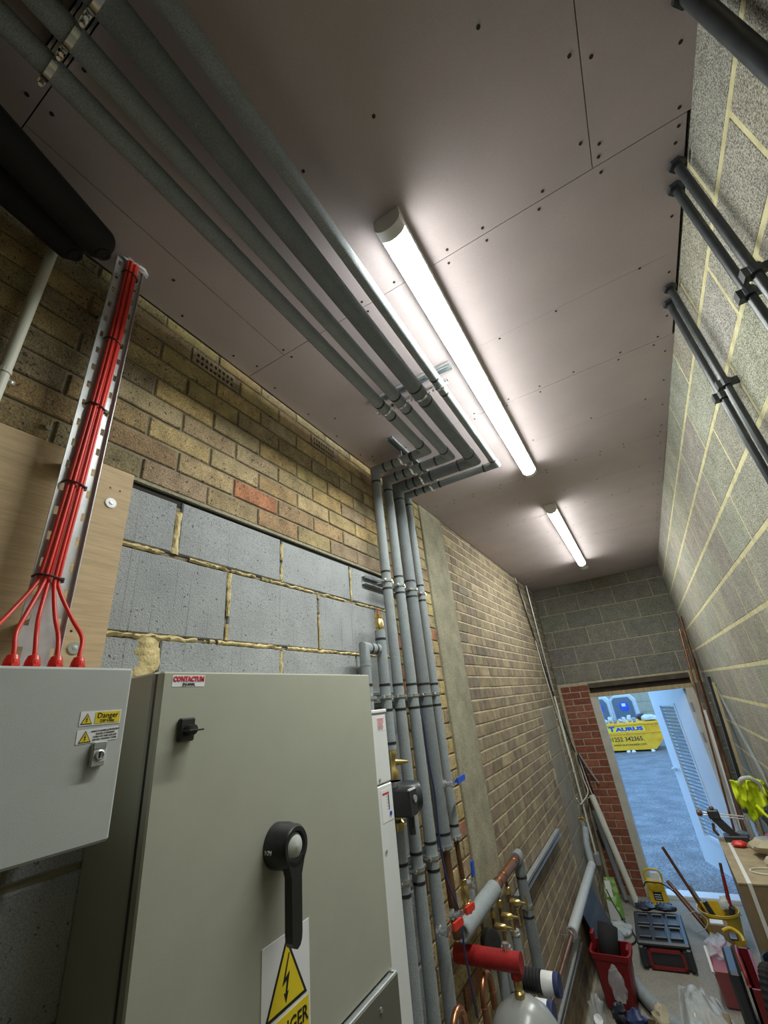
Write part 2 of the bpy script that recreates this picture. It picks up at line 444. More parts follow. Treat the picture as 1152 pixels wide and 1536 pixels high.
for k in range(37):
    z1 = lintel_z-.0775*k-JT; z0 = z1-.0775+JT
    if z0 < 0: break
    off = 1.94 if k % 2 == 0 else 2.05
    if k % 2: L_bricks.append((1.94, 2.05-JT, z0, z1, cvar(random.choice(YELL))))
    y = off
    while y < 2.56:
        y1 = min(y+.225-JT, 2.565)
        if y1-y > .03:
            c = random.choice(YELL[:5]); c = (.33, .15, .08) if random.random() < .08 else c
            L_bricks.append((y, y1, z0, z1, cvar(c)))
        y += .225
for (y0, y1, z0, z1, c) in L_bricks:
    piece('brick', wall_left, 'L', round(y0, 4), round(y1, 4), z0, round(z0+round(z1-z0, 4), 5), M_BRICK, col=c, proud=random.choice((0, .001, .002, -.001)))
# far brick panel
far = []
TONES = [(.28,.225,.145), (.21,.16,.115), (.245,.195,.125), (.30,.24,.155), (.19,.15,.115), (.26,.20,.13)]
for k in range(45):
    z1 = 3.422-.0771*(k-1)-JT/2; z0 = z1-.0771+.0105
    if z0 < .02: break
    z1 = min(z1, ZC-.004)
    y = 2.975-random.choice((0, .05, .11))
    while y < 6.39:
        wd = .1125 if random.random() < .5 else .225
        y0, y1 = max(y, 2.975), min(y+wd-.008, 6.39); y += wd
        if y1-y0 < .02: continue
        if z0 < 1.93 and y1 > 5.04 and y0 < 5.76:
            if y0 < 5.0: y1 = 5.045
            else: continue
        far.append((y0, y1, z0, z1, cvar(random.choice(TONES), .2)))
far.sort(key=lambda t: ((t[1]-t[0])*1.0/(1.0+t[0]**2+(t[2]-CAMH)**2)), reverse=True)
M_BRICKF = mat('brown_stock_brick', (.2, .15, .1), 0.9, objcol=True, var=0.3, vscale=14, speck=(200, 0.25), bump=0.6, bscale=120)
nbr = max(0, 300-len(L_bricks))
mortar_far = MB().box((XL-.006, 2.965, 0), (XL-.004, 6.39, ZC)).obj('mortar_bed', M_MORTAR_F, wall_left)
rest = MB()
far_part = MB
npx = nbr + 20
for i, (y0, y1, z0, z1, c) in enumerate(far):
    if i < npx:
        piece('wall_brick', wall_left, 'L', round(y0, 3), round(y1, 3), z0, round(z0+round(z1-z0, 4), 5), M_BRICKF, col=c, proud=random.choice((0, .0015, -.001)))
    else:
        n = len(rest.v); i_ = .003; mi = random.randrange(3)
        for (p, q, x) in ((y0,z0,XL-.02),(y1,z0,XL-.02),(y1,z1,XL-.02),(y0,z1,XL-.02),(y0,z0,XL-i_),(y1,z0,XL-i_),(y1,z1,XL-i_),(y0,z1,XL-i_),
                          (y0+i_,z0+i_,XL),(y1-i_,z0+i_,XL),(y1-i_,z1-i_,XL),(y0+i_,z1-i_,XL)): rest.v.append((x, p, q))
        for q in ((0,1,5,4),(1,2,6,5),(2,3,7,6),(3,0,4,7),(4,5,9,8),(5,6,10,9),(6,7,11,10),(7,4,8,11),(8,9,10,11)): rest.face([n+t for t in q], mi)
rest.obj('brickwork', M_FAR, wall_left, kind='stuff')
# block patch in the far brickwork
for k in range(9):
    z1 = 1.945-.225*k; z0 = max(z1-.216, .01)
    if z1 < .05: break
    cuts = [5.05, 5.32, 5.74] if k % 2 else [5.05, 5.5, 5.74]
    for a, b in zip(cuts[:-1], cuts[1:]):
        piece('patch_block', wall_left, 'L', a, b-.008, z0, z1, M_PATCH, proud=.003, depth=.024)
# pilaster and lintel ledge
MB().box((XL-.02, 2.572, 0), (XL+.012, 2.962, ZC-.003), bev=.004).obj('pilaster', M_CONC, wall_left)
MB().box((XL-.02, 2.958, 0), (XL+.008, 2.975, ZC-.003)).obj('pilaster_edge', M_COPO, wall_left)
MB().box((XL-.02, -.6, 2.773), (XL+.006, 1.94, 2.783)).obj('lintel_ledge', M_CONC, wall_left)
MB().box((XL-.012, -.6, 2.742), (XL-.0055, 1.94, 2.774)).obj('gap_shadow_strip', M_GAP, wall_left)  # dark strip painted as the shadow over the top blocks
# grey block infill
rows = [(2.592, 2.762, [-.25, .25, .70, 1.147, 1.614, 1.93]), (2.358, 2.577, [-.45, .0, .45, .906, 1.365, 1.82, 1.93]),
        (2.132, 2.346, [-.25, .25, .69, 1.149, 1.62, 1.93])]
zt = 2.132
for k in range(9):
    z1 = zt-.012-.226*k; z0 = z1-.214
    if z0 < -.02: break
    rows.append((max(z0, .005), z1, rows[1][2] if k % 2 == 0 else rows[0][2]))
for ri, (z0, z1, cuts) in enumerate(rows):
    for a, b in zip(cuts[:-1], cuts[1:]):
        g = .012 if (ri == 0 and abs(a-.694) < .01) else .005
        piece('block', wall_left, 'L', a+g, b-.006, z0, z1-(random.uniform(0, .012) if ri == 0 else 0), M_BLOCK, depth=.022, ins=.004, proud=random.choice((0, .002, .001)))
# squeezed-out mortar / expanding foam in the block joints
sq = MB()
random.seed(11)
def smear(p0, p1, wid, thick, seed, keep=.0):
    """ragged ribbon of mortar squeezed from a joint, along p0-p1 (y, z) on the left wall"""
    L = math.hypot(p1[0]-p0[0], p1[1]-p0[1]); n = max(4, int(L/.006)); dy, dz = (p1[0]-p0[0])/L, (p1[1]-p0[1])/L
    base = len(sq.v); m = 6; ok = []
    for i in range(n+1):
        t = i/n*L
        k = noise.noise(V((t*9, seed, 0))); k2 = noise.noise(V((t*55, seed+3, 0)))
        w_ = wid*(1+.55*k+.5*k2); cc = wid*.5*noise.noise(V((t*30, seed+9, 0))); ok.append(k+.4*k2 > keep-.35)
        for j in range(m+1):
            f = j/m*2-1
            h = thick*(1-f*f)*(1+.8*noise.noise(V((t*70, f*2, seed))))-.0015
            q = cc+f*w_/2*(1+.3*noise.noise(V((t*90, f*5, seed))))
            sq.v.append((XL+h, p0[0]+dy*t-dz*q, p0[1]+dz*t+dy*q))
    for i in range(n):
        if not (ok[i] and ok[i+1]): continue
        for j in range(m):
            a_ = base+i*(m+1)+j; sq.face([a_, a_+1, a_+m+2, a_+m+1])
smear((.55, 2.585), (1.93, 2.583), .011, .006, 1.0, .18)
smear((.55, 2.352), (1.93, 2.352), .012, .007, 2.0)
smear((.55, 2.126), (.75, 2.126), .014, .006, 3.0)
for i, (y, a, b, w_) in enumerate(((.705, 2.59, 2.725, .022), (1.15, 2.59, 2.745, .012), (1.617, 2.59, 2.745, .009), (.909, 2.36, 2.575, .015), (1.368, 2.36, 2.575, .009), (1.15, 2.14, 2.34, .013))):
    smear((y, a), (y, b), w_, .005, 10.0+i*7)
smear((.668, 2.14), (.662, 2.35), .055, .007, 90.0, -3)
smear((.635, 2.20), (.64, 2.27), .03, .005, 97.0, -3)
sq.obj('mortar_squeeze', M_FOAMEXP, wall_left, smooth=True, kind='stuff')
# air bricks
for (y0, zz) in ((.683, 3.3305), (1.358, 3.3305)):
    b = MB(); y1 = y0+.216; z1 = zz+.068
    X0, X1 = XL-.012, XL+.001
    ys = [y0+.022+i*.0194 for i in range(10)]
    n = 9; hw = .0115
    bars = [(y0, ys[0]-hw/2)] + [(ys[i]+hw/2, ys[i+1]-hw/2) for i in range(8)] + [(ys[8]+hw/2, y1)]
    for (a, c) in bars: b.box((X0, a, zz), (X1, c, z1))
    for i in range(9):
        for (za, zb) in ((zz, zz+.011), (zz+.026, zz+.039), (zz+.054, z1)):
            b.box((X0, ys[i]-hw/2, za), (X1, ys[i]+hw/2, zb))
    MB().box((XL-.0058, y0+.01, zz+.005), (XL-.0050, y1-.01, z1-.005)).obj('vent_shade_plate', M_GAP, wall_left)  # dark plate, paints the shade inside the holes
    o = b.obj('air_brick', M_BRICK, wall_left); o.color = (.34, .27, .18, 1)

# right wall blocks
random.seed(5)
zl = 3.270
k = -1
rowz = []
z = zl
while z > -.2:
    rowz.append(z); z -= .2262
rowz = [zl+.2262] + rowz
for i in range(len(rowz)-1):
    z1 = min(rowz[i]-.0095, ZC+.05); z0 = max(rowz[i+1]+.0095, 0.003)
    off = (1.535 if i % 2 == 0 else 1.313)-.4445*5
    y = off
    while y < YB:
        y0, y1 = y+.007, min(y+.4445-.007, YB-.002)
        y += .4445
        if y1-y0 < .03 or z1-z0 < .03: continue
        if y0 < .15 and z1 < 2.6: continue
        c = cvar((.275, .265, .218), .10)
        piece('block', wall_right, 'R', round(y0, 4), round(y1, 4), z0, round(z0+round(z1-z0, 4), 5), M_DBLOCK, depth=.02, ins=.002, col=c, proud=random.choice((.0018, .0022, .0014)))
# back wall blocks and red brick pier
for i in range(6):
    z0 = 2.176+.2262*i; z1 = min(z0+.2162, ZC+.03)
    off = XL-.1 if i % 2 else XL-.33
    x = off
    while x < XR:
        x0, x1 = max(x+.005, XL), min(x+.445-.005, XR)
        x += .445
        if x1-x0 < .03: continue
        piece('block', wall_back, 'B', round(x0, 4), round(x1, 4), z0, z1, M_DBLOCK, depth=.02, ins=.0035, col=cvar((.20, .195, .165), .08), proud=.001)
for i in range(28):
    z0 = .004+.0765*i; z1 = z0+.0665
    for (a, b) in (((-1.045, -.935), (-.925, -.705)) if i % 2 else ((-1.045, -.825), (-.815, -.705))):
        piece('brick', wall_back, 'B', a, b, z0, z1, M_REDB, col=cvar(random.choice([(.26,.085,.05), (.22,.07,.045), (.29,.10,.06)]), .12), depth=.02)
for i in range(9):
    z0 = .004+.2262*i
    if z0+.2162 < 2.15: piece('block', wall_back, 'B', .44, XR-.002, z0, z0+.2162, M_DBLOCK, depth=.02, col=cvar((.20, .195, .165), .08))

# ------------------------------------------------------------------ doorway
dr = thing('door_1', 'pale blue-lit louvred door standing open to the yard', 'door', (.335, 6.46, 0), kind='structure')
fr = MB()
fr.box((-.715, YB-.012, 0), (-.628, YB+.10, 2.02), bev=.004)
fr.box((.336, YB-.012, 0), (.418, YB+.10, 2.02), bev=.004)
fr.obj('door_frame', M_FRAME, dr)
MB().box((-.715, YB-.014, 1.985), (.418, YB+.10, 2.032), bev=.004).obj('frame_head', M_WOODL, dr)
MB().box((-.705, YB+.075, 2.03), (.42, YB+.10, 2.152)).obj('lintel_shadow_panel', M_LINTSHADE, dr)  # dark board painted as the shadow above the frame head
MB().box((-.70, YB-.005, 2.095), (.42, YB+.10, 2.15)).obj('lintel_angle', M_LINTSHADE, dr)  # angle takes the same painted shadow colour
MB().box((-.72, YB+.0, -.02), (.42, YB+.16, .035), bev=.006).obj('door_sill', M_WOODL if False else M_DOOR, dr)
HG = V((.335, 6.47, 0)); FE = V((-.045, 7.41, 0)); LD = (FE-HG); LW = LD.length; LD.normalize(); LN = V((LD.y, -LD.x, 0))  # LN points into the room side
if LN.x > 0: pass
def lb(b, u0, u1, z0, z1, n0, n1, mi=0, bev=0):
    nn = len(b.v); b.box((u0, n0, z0), (u1, n1, z1), mi, bev)
    for i in range(nn, len(b.v)):
        u, n_, z = b.v[i]; p = HG+LD*u+LN*n_; b.v[i] = (p.x, p.y, z)
leaf = MB()
lu0, lu1, lz0, lz1 = .37, .79, .36, 1.80
lb(leaf, 0, lu0, .065, 1.98, -.022, .022); lb(leaf, lu1, LW, .065, 1.98, -.022, .022)
lb(leaf, lu0, lu1, .065, lz0, -.022, .022); lb(leaf, lu0, lu1, lz1, 1.98, -.022, .022)
dl = leaf.obj('door_leaf', M_DOOR, dr)
lf = MB()
for a in ((lu0-.02, lu0+.012, lz0-.02, lz1+.02), (lu1-.012, lu1+.02, lz0-.02, lz1+.02), (lu0, lu1, lz0-.02, lz0+.012), (lu0, lu1, lz1-.012, lz1+.02)):
    lb(lf, *a, -.028, .028)
lf.obj('louvre_frame', M_DOOR, dl)
sl_me = None
n_sl = 34
for i in range(n_sl):
    b = MB(); zc = lz0+.02+(lz1-lz0-.04)*(i+.5)/n_sl
    # sloping slat
    pts = [(-.018, .016), (.018, -.016), (.018, -.013), (-.018, .019)]
    nn = len(b.v)
    for u in (lu0+.01, lu1-.01):
        for (n_, dz) in pts:
            p = HG+LD*u+LN*n_; b.v.append((p.x, p.y, zc+dz))
    for q in ((0,1,2,3),(7,6,5,4),(0,4,5,1),(1,5,6,2),(2,6,7,3),(3,7,4,0)): b.face(list(q))
    b.obj('louvre_slat', M_SLAT, dl)
b = MB(); lb(b, LW-.004, LW+.003, .85, 1.15, -.012, .012); b.obj('lock_plate', M_GALV, dl)
b = MB(); lb(b, LW-.09, LW-.05, 1.02, 1.05, -.07, -.02); lb(b, LW-.16, LW-.05, 1.025, 1.045, -.075, -.06)
lb(b, LW-.09, LW-.05, 1.02, 1.05, .02, .07); lb(b, LW-.16, LW-.05, 1.025, 1.045, .06, .075); b.obj('lever_handle', M_ZINC, dl)
for z in (1.78, 1.47, .30):
    MB().box((.330, YB-.016, z-.05), (.352, YB+.06, z+.05)).obj('hinge', M_GREYI, dr)

# ------------------------------------------------------------------ yard outside
b = MB(); b.v = [(-14, YB+.12, -.02), (14, YB+.12, -.02), (14, 60, -.95), (-14, 60, -.95), (-14, YB+.12, -.3), (14, YB+.12, -.3), (14, 60, -1.2), (-14, 60, -1.2)]
for q in ((0,1,2,3),(7,6,5,4),(0,4,5,1),(1,5,6,2),(2,6,7,3),(3,7,4,0)): b.face(list(q))
b.obj('yard_ground', M_TARMAC, kind='structure', label='dark wet tarmac yard outside the doorway', cat='ground')
gz = lambda y: -.02-.93*(y-6.5)/53.5
sk = thing('waste_skip', 'yellow waste skip with blue lettering heaped with rubbish in the yard', 'skip', (-2.2, 20.8, gz(20)))
SB, ST = gz(20)+.06, .685
b = MB(); y0, y1 = 20.0, 21.7
prof = [(-4.6, ST), (-4.6, .1), (-4.1, SB), (-.50, SB), (-.10, .18), (-.10, ST)]
b.prism(prof, (0, y1, 0), XA, ZA, y1-y0)
b.obj('skip_body', M_SKIP, sk)
MB().box((-4.65, y0-.05, ST-.06), (-.05, y1+.05, ST+.02), bev=.01).obj('top_rim', M_SKIP, sk)
MB().box((-4.6, y0-.035, .345), (-.10, y0+.0, .385)).obj('side_rib', M_SKIP, sk)
for x in (-.62, -.36): MB().box((x, y0-.035, .38), (x+.05, y0, ST-.05)).obj('side_post', M_SKIP, sk)
MB().box((-2.35, y0-.015, .405), (-.66, y0+.0, .615)).obj('name_panel', M_LIME, sk)
text('T', .215, M_BLUEI, (-1.79, y0-.018, .515), XA, ZA, sk, sx=1.55, bold=.010, ext=.003)
text('AURUS', .165, M_BLUEI, (-1.19, y0-.018, .497), XA, ZA, sk, sx=1.78, bold=.009, ext=.003)
text('01252 342365.', .20, M_INK, (-1.40, y0-.004, .165), XA, ZA, sk, sx=1.02, bold=.002, ext=.003)
text('www.tauruswaste.com', .115, M_INK, (-1.32, y0-.004, -.01), XA, ZA, sk, sx=1.05, ext=.003)
MB().tube([(-.32, y0-.06, .15), (-.32, y0+.01, .15)], .05, 12).obj('lifting_lug', M_SKIP, sk)
random.seed(21)
for i in range(9):
    x = -2.30+i*.17; hgt = random.uniform(.07, .13)
    b = blob((x, 20.2+(i % 2)*.28, ST+.02+hgt*.9), (random.uniform(.075, .10), .12, hgt), .6, 7, 10, 8, seed=i*3.3, flat=-hgt*.88)
    o = b.obj('rubbish_bag', M_TOIW if i % 4 else M_GREYI, None)
    o['label'] = 'crumpled rubbish heaped on top of the yellow skip'; o['category'] = 'rubbish'; o['group'] = 'rubbish heaped in the skip'
b = blob((-.70, 20.95, ST+.14), (.22, .2, .12), .3, 5, 12, 8, seed=9, flat=-.115); b.obj('bin_bag', M_NAVY, None, smooth=True, label='dark bin bag at the right end of the heap in the skip', cat='bin bag')
b = blob((-.42, 20.4, ST+.12), (.30, .3, .11), .3, 5, 14, 8, seed=19, flat=-.095); b.obj('dust_sheet', M_TOIW, None, smooth=True, label='pale blue sheet bulging from the right end of the yellow skip', cat='sheet')
TY = 24.0
for i, xc in enumerate((-1.37, -2.45)):
    t = thing('portable_toilet', ('portable toilet fully in view behind the skip, with round blue sign', 'portable toilet cut off by the left door jamb behind the skip')[i], 'toilet', (xc, TY+.5, gz(TY)), group='portable toilets in the yard')
    zt_ = 1.57; g0 = gz(TY)
    b = MB(); b.prism([(-.52, g0), (.55, g0), (.55, zt_-.22), (.36, zt_), (-.36, zt_), (-.52, zt_-.12)], (xc, TY+1.1, 0), XA, ZA, 1.1); b.obj('cabin', M_TOIW, t)
    b = MB(); b.prism([(-.44, g0+.1), (.40, g0+.1), (.40, zt_-.28), (.27, zt_-.08), (-.33, zt_-.08), (-.44, zt_-.2)], (xc, TY, 0), XA, ZA, .04); d_ = b.obj('cabin_door', M_TOIG, t)
    b = MB(); b.prism([(-.33, .5), (.30, .5), (.30, zt_-.36), (.20, zt_-.2), (-.25, zt_-.2), (-.33, zt_-.3)], (xc, TY-.04, 0), XA, ZA, .02); b.obj('door_panel', M_TOIG, d_)
    MB().lathe([(0, .012), (.2, .012), (.2, 0)], (xc+.02, TY-.06, zt_-.47), (0, -1, 0), 24).obj('round_sign', M_BLUEH, d_)
    MB().box((xc-.06, TY-.078, zt_-.46), (xc+.10, TY-.07, zt_-.33)).obj('sign_symbol', M_PAPER, d_)
b = MB()
yw = MB().box((-9, 28, gz(28)-.3), (9, 28.3, 2.6)).obj('yard_wall', M_MORTAR_G, None, kind='structure', label='pale concrete wall of the yard behind the toilets', cat='wall')
for i in range(6):
    for j in range(16):
        MB().box((-9+j*1.12+(i % 2)*.5, 27.985, gz(28)+i*.5), (-9+j*1.12+1.09+(i % 2)*.5, 28.0, gz(28)+i*.5+.475)).obj('wall_panel', M_STONE, yw)
for i, x in enumerate((-1.42, -1.25, -.62)):
    b = blob((x, 19.7, gz(19.7)+.04), (.07, .06, .05), .5, 6, 8, 6, seed=i)
    b.obj('litter', M_PAPER, None, label='scrap of white litter on the tarmac before the skip', cat='litter', group='litter by the skip')

# ------------------------------------------------------------------ batten lights
def batten(label, xc, y0, y1):
    t = thing('batten_light', label, 'light', (xc, (y0+y1)/2, ZC))
    MB().box((xc-.042, y0+.03, ZC-.040), (xc+.042, y1-.03, ZC-.001), bev=.004).obj('housing', M_LAMP, t)
    # diffuser: shallow curved lens, dimmer towards its side edges as such lenses are
    n = 14; b = MB(); prof = [(xc+.040*math.cos(a), ZC-.038-.034*math.sin(a)) for a in [PI*i/n for i in range(n+1)]]
    for y in (y0+.035, y1-.035):
        for (x, z) in prof: b.v.append((x, y, z))
    for i in range(n): b.face([i, i+1, n+1+i+1, n+1+i], 1 if i < 3 or i >= n-3 else 0)
    b.obj('diffuser', [M_LENS, M_LENSE], t, smooth=True)
    for (ya, yb) in ((y0, y0+.036), (y1-.036, y1)):
        b = MB(); prof2 = [(xc+.043*math.cos(a), ZC-.038-.036*math.sin(a)) for a in [PI*i/n for i in range(n+1)]] + [(xc-.043, ZC-.001), (xc+.043, ZC-.001)]
        b.prism([(x, z) for x, z in prof2], (0, yb, 0), XA, ZA, yb-ya); b.obj('end_cap', M_LAMP, t, smooth=True)
batten('long lit white LED batten light nearest the grey ceiling pipes', -.262, .715, 2.58)
batten('lit white LED batten light farther off near the end wall', -.265, 3.30, 5.27)
b = MB().lathe([(.0, -.028), (.035, -.026), (.045, -.012), (.05, 0)], (-.27, 5.62, ZC), ZA, 24)
b.obj('smoke_detector', M_LAMP, None, smooth=True, label='small round white detector on the ceiling past the farther light', cat='detector')


# ------------------------------------------------------------------ pipework helpers
def tape(p, d, r, parent):
    d = V(d).normalized(); p = V(p)
    return MB().tube([p-d*.005, p+d*.005], r+.0012, 20).obj('tape_band', M_TAPE, parent, smooth=True)
def clamp_ring(parent, p, d, r, lug=(1, 0, 0), back=None):
    """two-piece pipe ring with screw lugs, on pipe axis d"""
    d = V(d).normalized(); p = V(p); l = V(lug).normalized()
    b = MB().tube([p-d*.006, p+d*.006], r+.0035, 20)
    for s_ in (-1, 1):
        q = p+l*s_*(r+.010)
        side = d.cross(l)
        b.prism([(-.010, -.006), (.008, -.006), (.008, .006), (-.010, .006)], q-side*.005, l, d, .010)
        b.tube([q-side*.016, q+side*.016], .004, 8)
    if back is not None:
        bk = V(back); b.tube([p+bk.normalized()*r, p+bk], .005, 8)
    return b.obj('pipe_clamp', M_ZINC, parent, smooth=True)
def channel(name, a, bpt, up, label, w_=.041, d_=.021, t=.0025, cat='channel', slots=True):
    """galvanised strut channel from a to bpt, open side along up"""
    a = V(a); e = V(bpt)-a; L = e.length; e.normalize(); up = V(up).normalized(); s_ = e.cross(up)
    th = thing(name, label, cat, tuple(a))
    b = MB(); h = w_/2
    for pts in ([(-h, 0), (h, 0), (h, t), (-h, t)], [(-h, 0), (-h+t, 0), (-h+t, d_), (-h, d_)], [(h-t, 0), (h, 0), (h, d_), (h-t, d_)],
                [(-h, d_-t), (-h+.010, d_-t), (-h+.010, d_), (-h, d_)], [(h-.010, d_-t), (h, d_-t), (h, d_), (h-.010, d_)],
                [(-h+.008, d_-.007), (-h+.010, d_-.007), (-h+.010, d_), (-h+.008, d_)], [(h-.010, d_-.007), (h-.008, d_-.007), (h-.008, d_), (h-.010, d_)]):
        b.prism(pts, a, s_, up, -L if s_.cross(up).dot(e) < 0 else L)
    b.obj('strut', M_GALV, th)
    return th
R4 = dict(A=.0245, B=.026, C=.033, D=.022)
X4 = dict(A=-.675, B=-.592, C=-.495, D=-.40)
Y4 = dict(A=1.832, B=1.968, C=2.105, D=2.238)
ZP = 3.368; XW = -1.0
LBL = dict(A='grey lagged pipe nearest the left wall in the ceiling run of four', B='second grey lagged pipe from the left wall in the ceiling run',
           C='thickest dark grey lagged pipe of the ceiling run of four', D='slim grey lagged pipe nearest the batten light in the ceiling run')
risers = {}
for k in 'ABCD':
    r, x, y = R4[k], X4[k], Y4[k]
    t = thing('lagged_pipe', LBL[k], 'pipe', (XW, y, 0)); risers[k] = t
    fm = M_FOAMD if k == 'C' else M_FOAM
    e = .045+r*.3
    MB().tube([(x, -.9, ZP), (x, y-e-r, ZP)], r, 28, cap=True).obj('ceiling_run', fm, t, smooth=True)
    MB().tube([(x, y-e-r, ZP), (x, y, ZP), (x-e-r, y, ZP)], r+.002, 28).obj('elbow_lagging', fm, t, smooth=True)
    MB().tube([(x-e-r, y, ZP), (XW+e+r*.6, y, ZP)], r-.001, 28).obj('cross_run', fm, t, smooth=True)
    MB().tube([(XW+e+r*.6, y, ZP), (XW, y, ZP), (XW, y, ZP-e-r)], r+.002, 28).obj('elbow_lagging', fm, t, smooth=True)
    bot = {'A': .25, 'B': .25, 'C': 1.53, 'D': 1.535}[k]
    MB().tube([(XW, y, ZP-e-r), (XW, y, bot)], r, 28).obj('wall_drop', fm, t, smooth=True)
    tape((x, y-e-r, ZP), YA, r+.001, t); tape((x-e-r, y, ZP), XA, r+.001, t)
    tape((XW+e+r*.6, y, ZP), XA, r+.001, t); tape((XW, y, ZP-e-r), ZA, r+.001, t)
    for yy in (1.345, 1.455): tape((x, yy, ZP), YA, r, t)
    tape((-.835-.04, y, ZP), XA, r, t); tape((-.765, y, ZP), XA, r, t)
    for zz in (2.757, 2.668, 2.215, 2.112): tape((XW, y, zz), ZA, r, t)
    if k in 'AB':
        for zz in (1.592, 1.50): tape((XW, y, zz), ZA, r, t)
        MB().tube([(XW, y, 3.0), (XW, y, 1.605)], r+.003, 28, cap=True).v if False else None
    else: tape((XW, y, 1.59), ZA, r, t)
# ceiling strut channels
ch = channel('strut_channel', (-.745, 1.40, ZC), (-.335, 1.40, ZC), (0, 0, -1), 'galvanised strut channel across the ceiling carrying the four pipes')
for k in 'ABCD': clamp_ring(ch, (X4[k], 1.40, ZP), YA, R4[k]+.001, XA, (0, 0, .06))
ch = channel('strut_channel', (-.70, .045, ZC), (-.33, .045, ZC), (0, 0, -1), 'dark galvanised strut channel holding the pipes at the top left corner')
for k in 'ABCD': clamp_ring(ch, (X4[k], .045, ZP), YA, R4[k]+.001, XA, (0, 0, .06))
ch = channel('strut_channel', (-.82, 1.70, ZC), (-.82, 2.32, ZC), (0, 0, -1), 'short strut channel on the ceiling where the pipes turn to the wall')
for k in 'ABCD': clamp_ring(ch, (-.82, Y4[k], ZP), XA, R4[k]+.001, YA, (0, 0, .06))
ch = channel('strut_channel', (XL+.001, 1.715, 2.708), (XL+.001, 2.31, 2.708), (1, 0, 0), 'upper strut channel on the grey blocks clamping the four risers')
for k in 'ABCD': clamp_ring(ch, (XW, Y4[k], 2.708), ZA, R4[k]+.001, YA, (-.06, 0, 0))
ch = channel('strut_channel', (XL+.001, 1.50, 2.166), (XL+.001, 2.31, 2.166), (1, 0, 0), 'middle strut channel clamping the risers above the white unit')
for k in 'ABCD': clamp_ring(ch, (XW, Y4[k], 2.166), ZA, R4[k]+.001, YA, (-.06, 0, 0))
YV, YU = 1.712, 1.568
clamp_ring(ch, (XW, YV, 2.166), ZA, .0245, YA, (-.06, 0, 0)); clamp_ring(ch, (XW, YU, 2.166), ZA, .0225, YA, (-.06, 0, 0))
ch = channel('strut_channel', (XL+.001, 1.66, 1.542), (XL+.001, 2.31, 1.542), (1, 0, 0), 'lower strut channel clamping the risers above the red lever valves')
for k in 'ABCD': clamp_ring(ch, (XW, Y4[k], 1.542), ZA, R4[k]*(1 if k in 'AB' else 1)+.001, YA, (-.06, 0, 0))
clamp_ring(ch, (XW, YV, 1.54), ZA, .0245, YA, (-.06, 0, 0))
# vented riser and its return bend behind the cabinet
t = thing('lagged_pipe', 'grey lagged riser topped by a brass air vent', 'pipe', (XW, YV, 0))
MB().tube([(XW, YV, 2.45), (XW, YV, 1.965)], .0235, 24).obj('riser', M_FOAM, t, smooth=True)
MB().tube([(XW, YV, 1.72), (XW, YV, .25)], .0235, 24).obj('riser', M_FOAM, t, smooth=True)
MB().tube([(XW, YV-.03, 2.365), (XW, YU, 2.365), (XW, YU, 2.29)], .0228, 24).obj('elbow_lagging', M_FOAM, t, smooth=True)
MB().tube([(XW, YU, 2.30), (XW, YU, 1.60)], .0215, 24).obj('return_pipe', M_FOAM, t, smooth=True)
for zz in (2.41, 2.215, 2.115, 1.99, 1.59, 1.50): tape((XW, YV, zz), ZA, .0235, t)
for zz in (2.305, 2.215, 2.115): tape((XW, YU, zz), ZA, .0215, t)
for yy in (1.61, 1.652): tape((XW, yy, 2.365), YA, .0228, t)
av = MB().lathe([(.008, 0), (.014, .0), (.014, .012), (.021, .014), (.021, .045), (.017, .050), (.017, .056), (.020, .058), (.020, .075), (.012, .082), (0, .083)], (XW, YV, 2.448), ZA, 20).obj('air_vent', M_BRASS, t, smooth=True)
MB().lathe([(.006, 0), (.006, .012), (0, .013)], (XW, YV, 2.530), ZA, 10).obj('vent_cap', M_REDH, av, smooth=True)
# brass flange valve and circulating pump
p = thing('circulating_pump', 'black circulating pump with round motor beside the white unit', 'pump', (XW, YV, 1.78))
b = MB().lathe([(.0, .0), (.022, .0), (.024, .012), (.024, .03), (.016, .04), (.016, .07), (.022, .08), (.022, .10), (.014, .11)], (XW, YV, 1.862), ZA, 20)
b.tube([(XW, YV, 1.92), (XW+.03, YV+.03, 1.917), (XW+.045, YV+.05, 1.915)], .012, 10, r_list=[.014, .009, .005])
b.obj('isolating_valve', M_BRASS, p, smooth=True)
MB().lathe([(.0, .0), (.022, .0), (.026, .012), (.026, .03), (.016, .04), (.016, .06)], (XW, YV, 1.69), ZA, 20).obj('isolating_valve', M_BRASS, p, smooth=True)
MB().lathe([(.03, 0), (.052, .02), (.058, .06), (.052, .10), (.03, .115)], (XW, YV, 1.74), ZA, 24).obj('pump_body', M_IRON, p, smooth=True)
MB().lathe([(0, 0), (.05, 0), (.055, .05), (.05, .085), (.046, .09), (.040, .086), (.012, .086), (.012, .094), (0, .094)], (XW+.02, YV-.02, 1.80), (.72, .69, 0), 28).obj('motor', M_IRON, p, smooth=True)
MB().box((XW+.060, YV-.115, 1.758), (XW+.125, YV-.050, 1.845), bev=.006).obj('terminal_box', M_BLACK, p)
MB().lathe([(0, .004), (.012, .004), (.012, 0)], (XW+.126, YV-.075, 1.81), XA, 16).obj('speed_dial', M_GREYI, p)
MB().tube([(XW+.10, YV-.07, 1.758), (XW+.10, YV-.07, 1.70)], .012, 10).obj('cable_gland', M_BLACK, p)
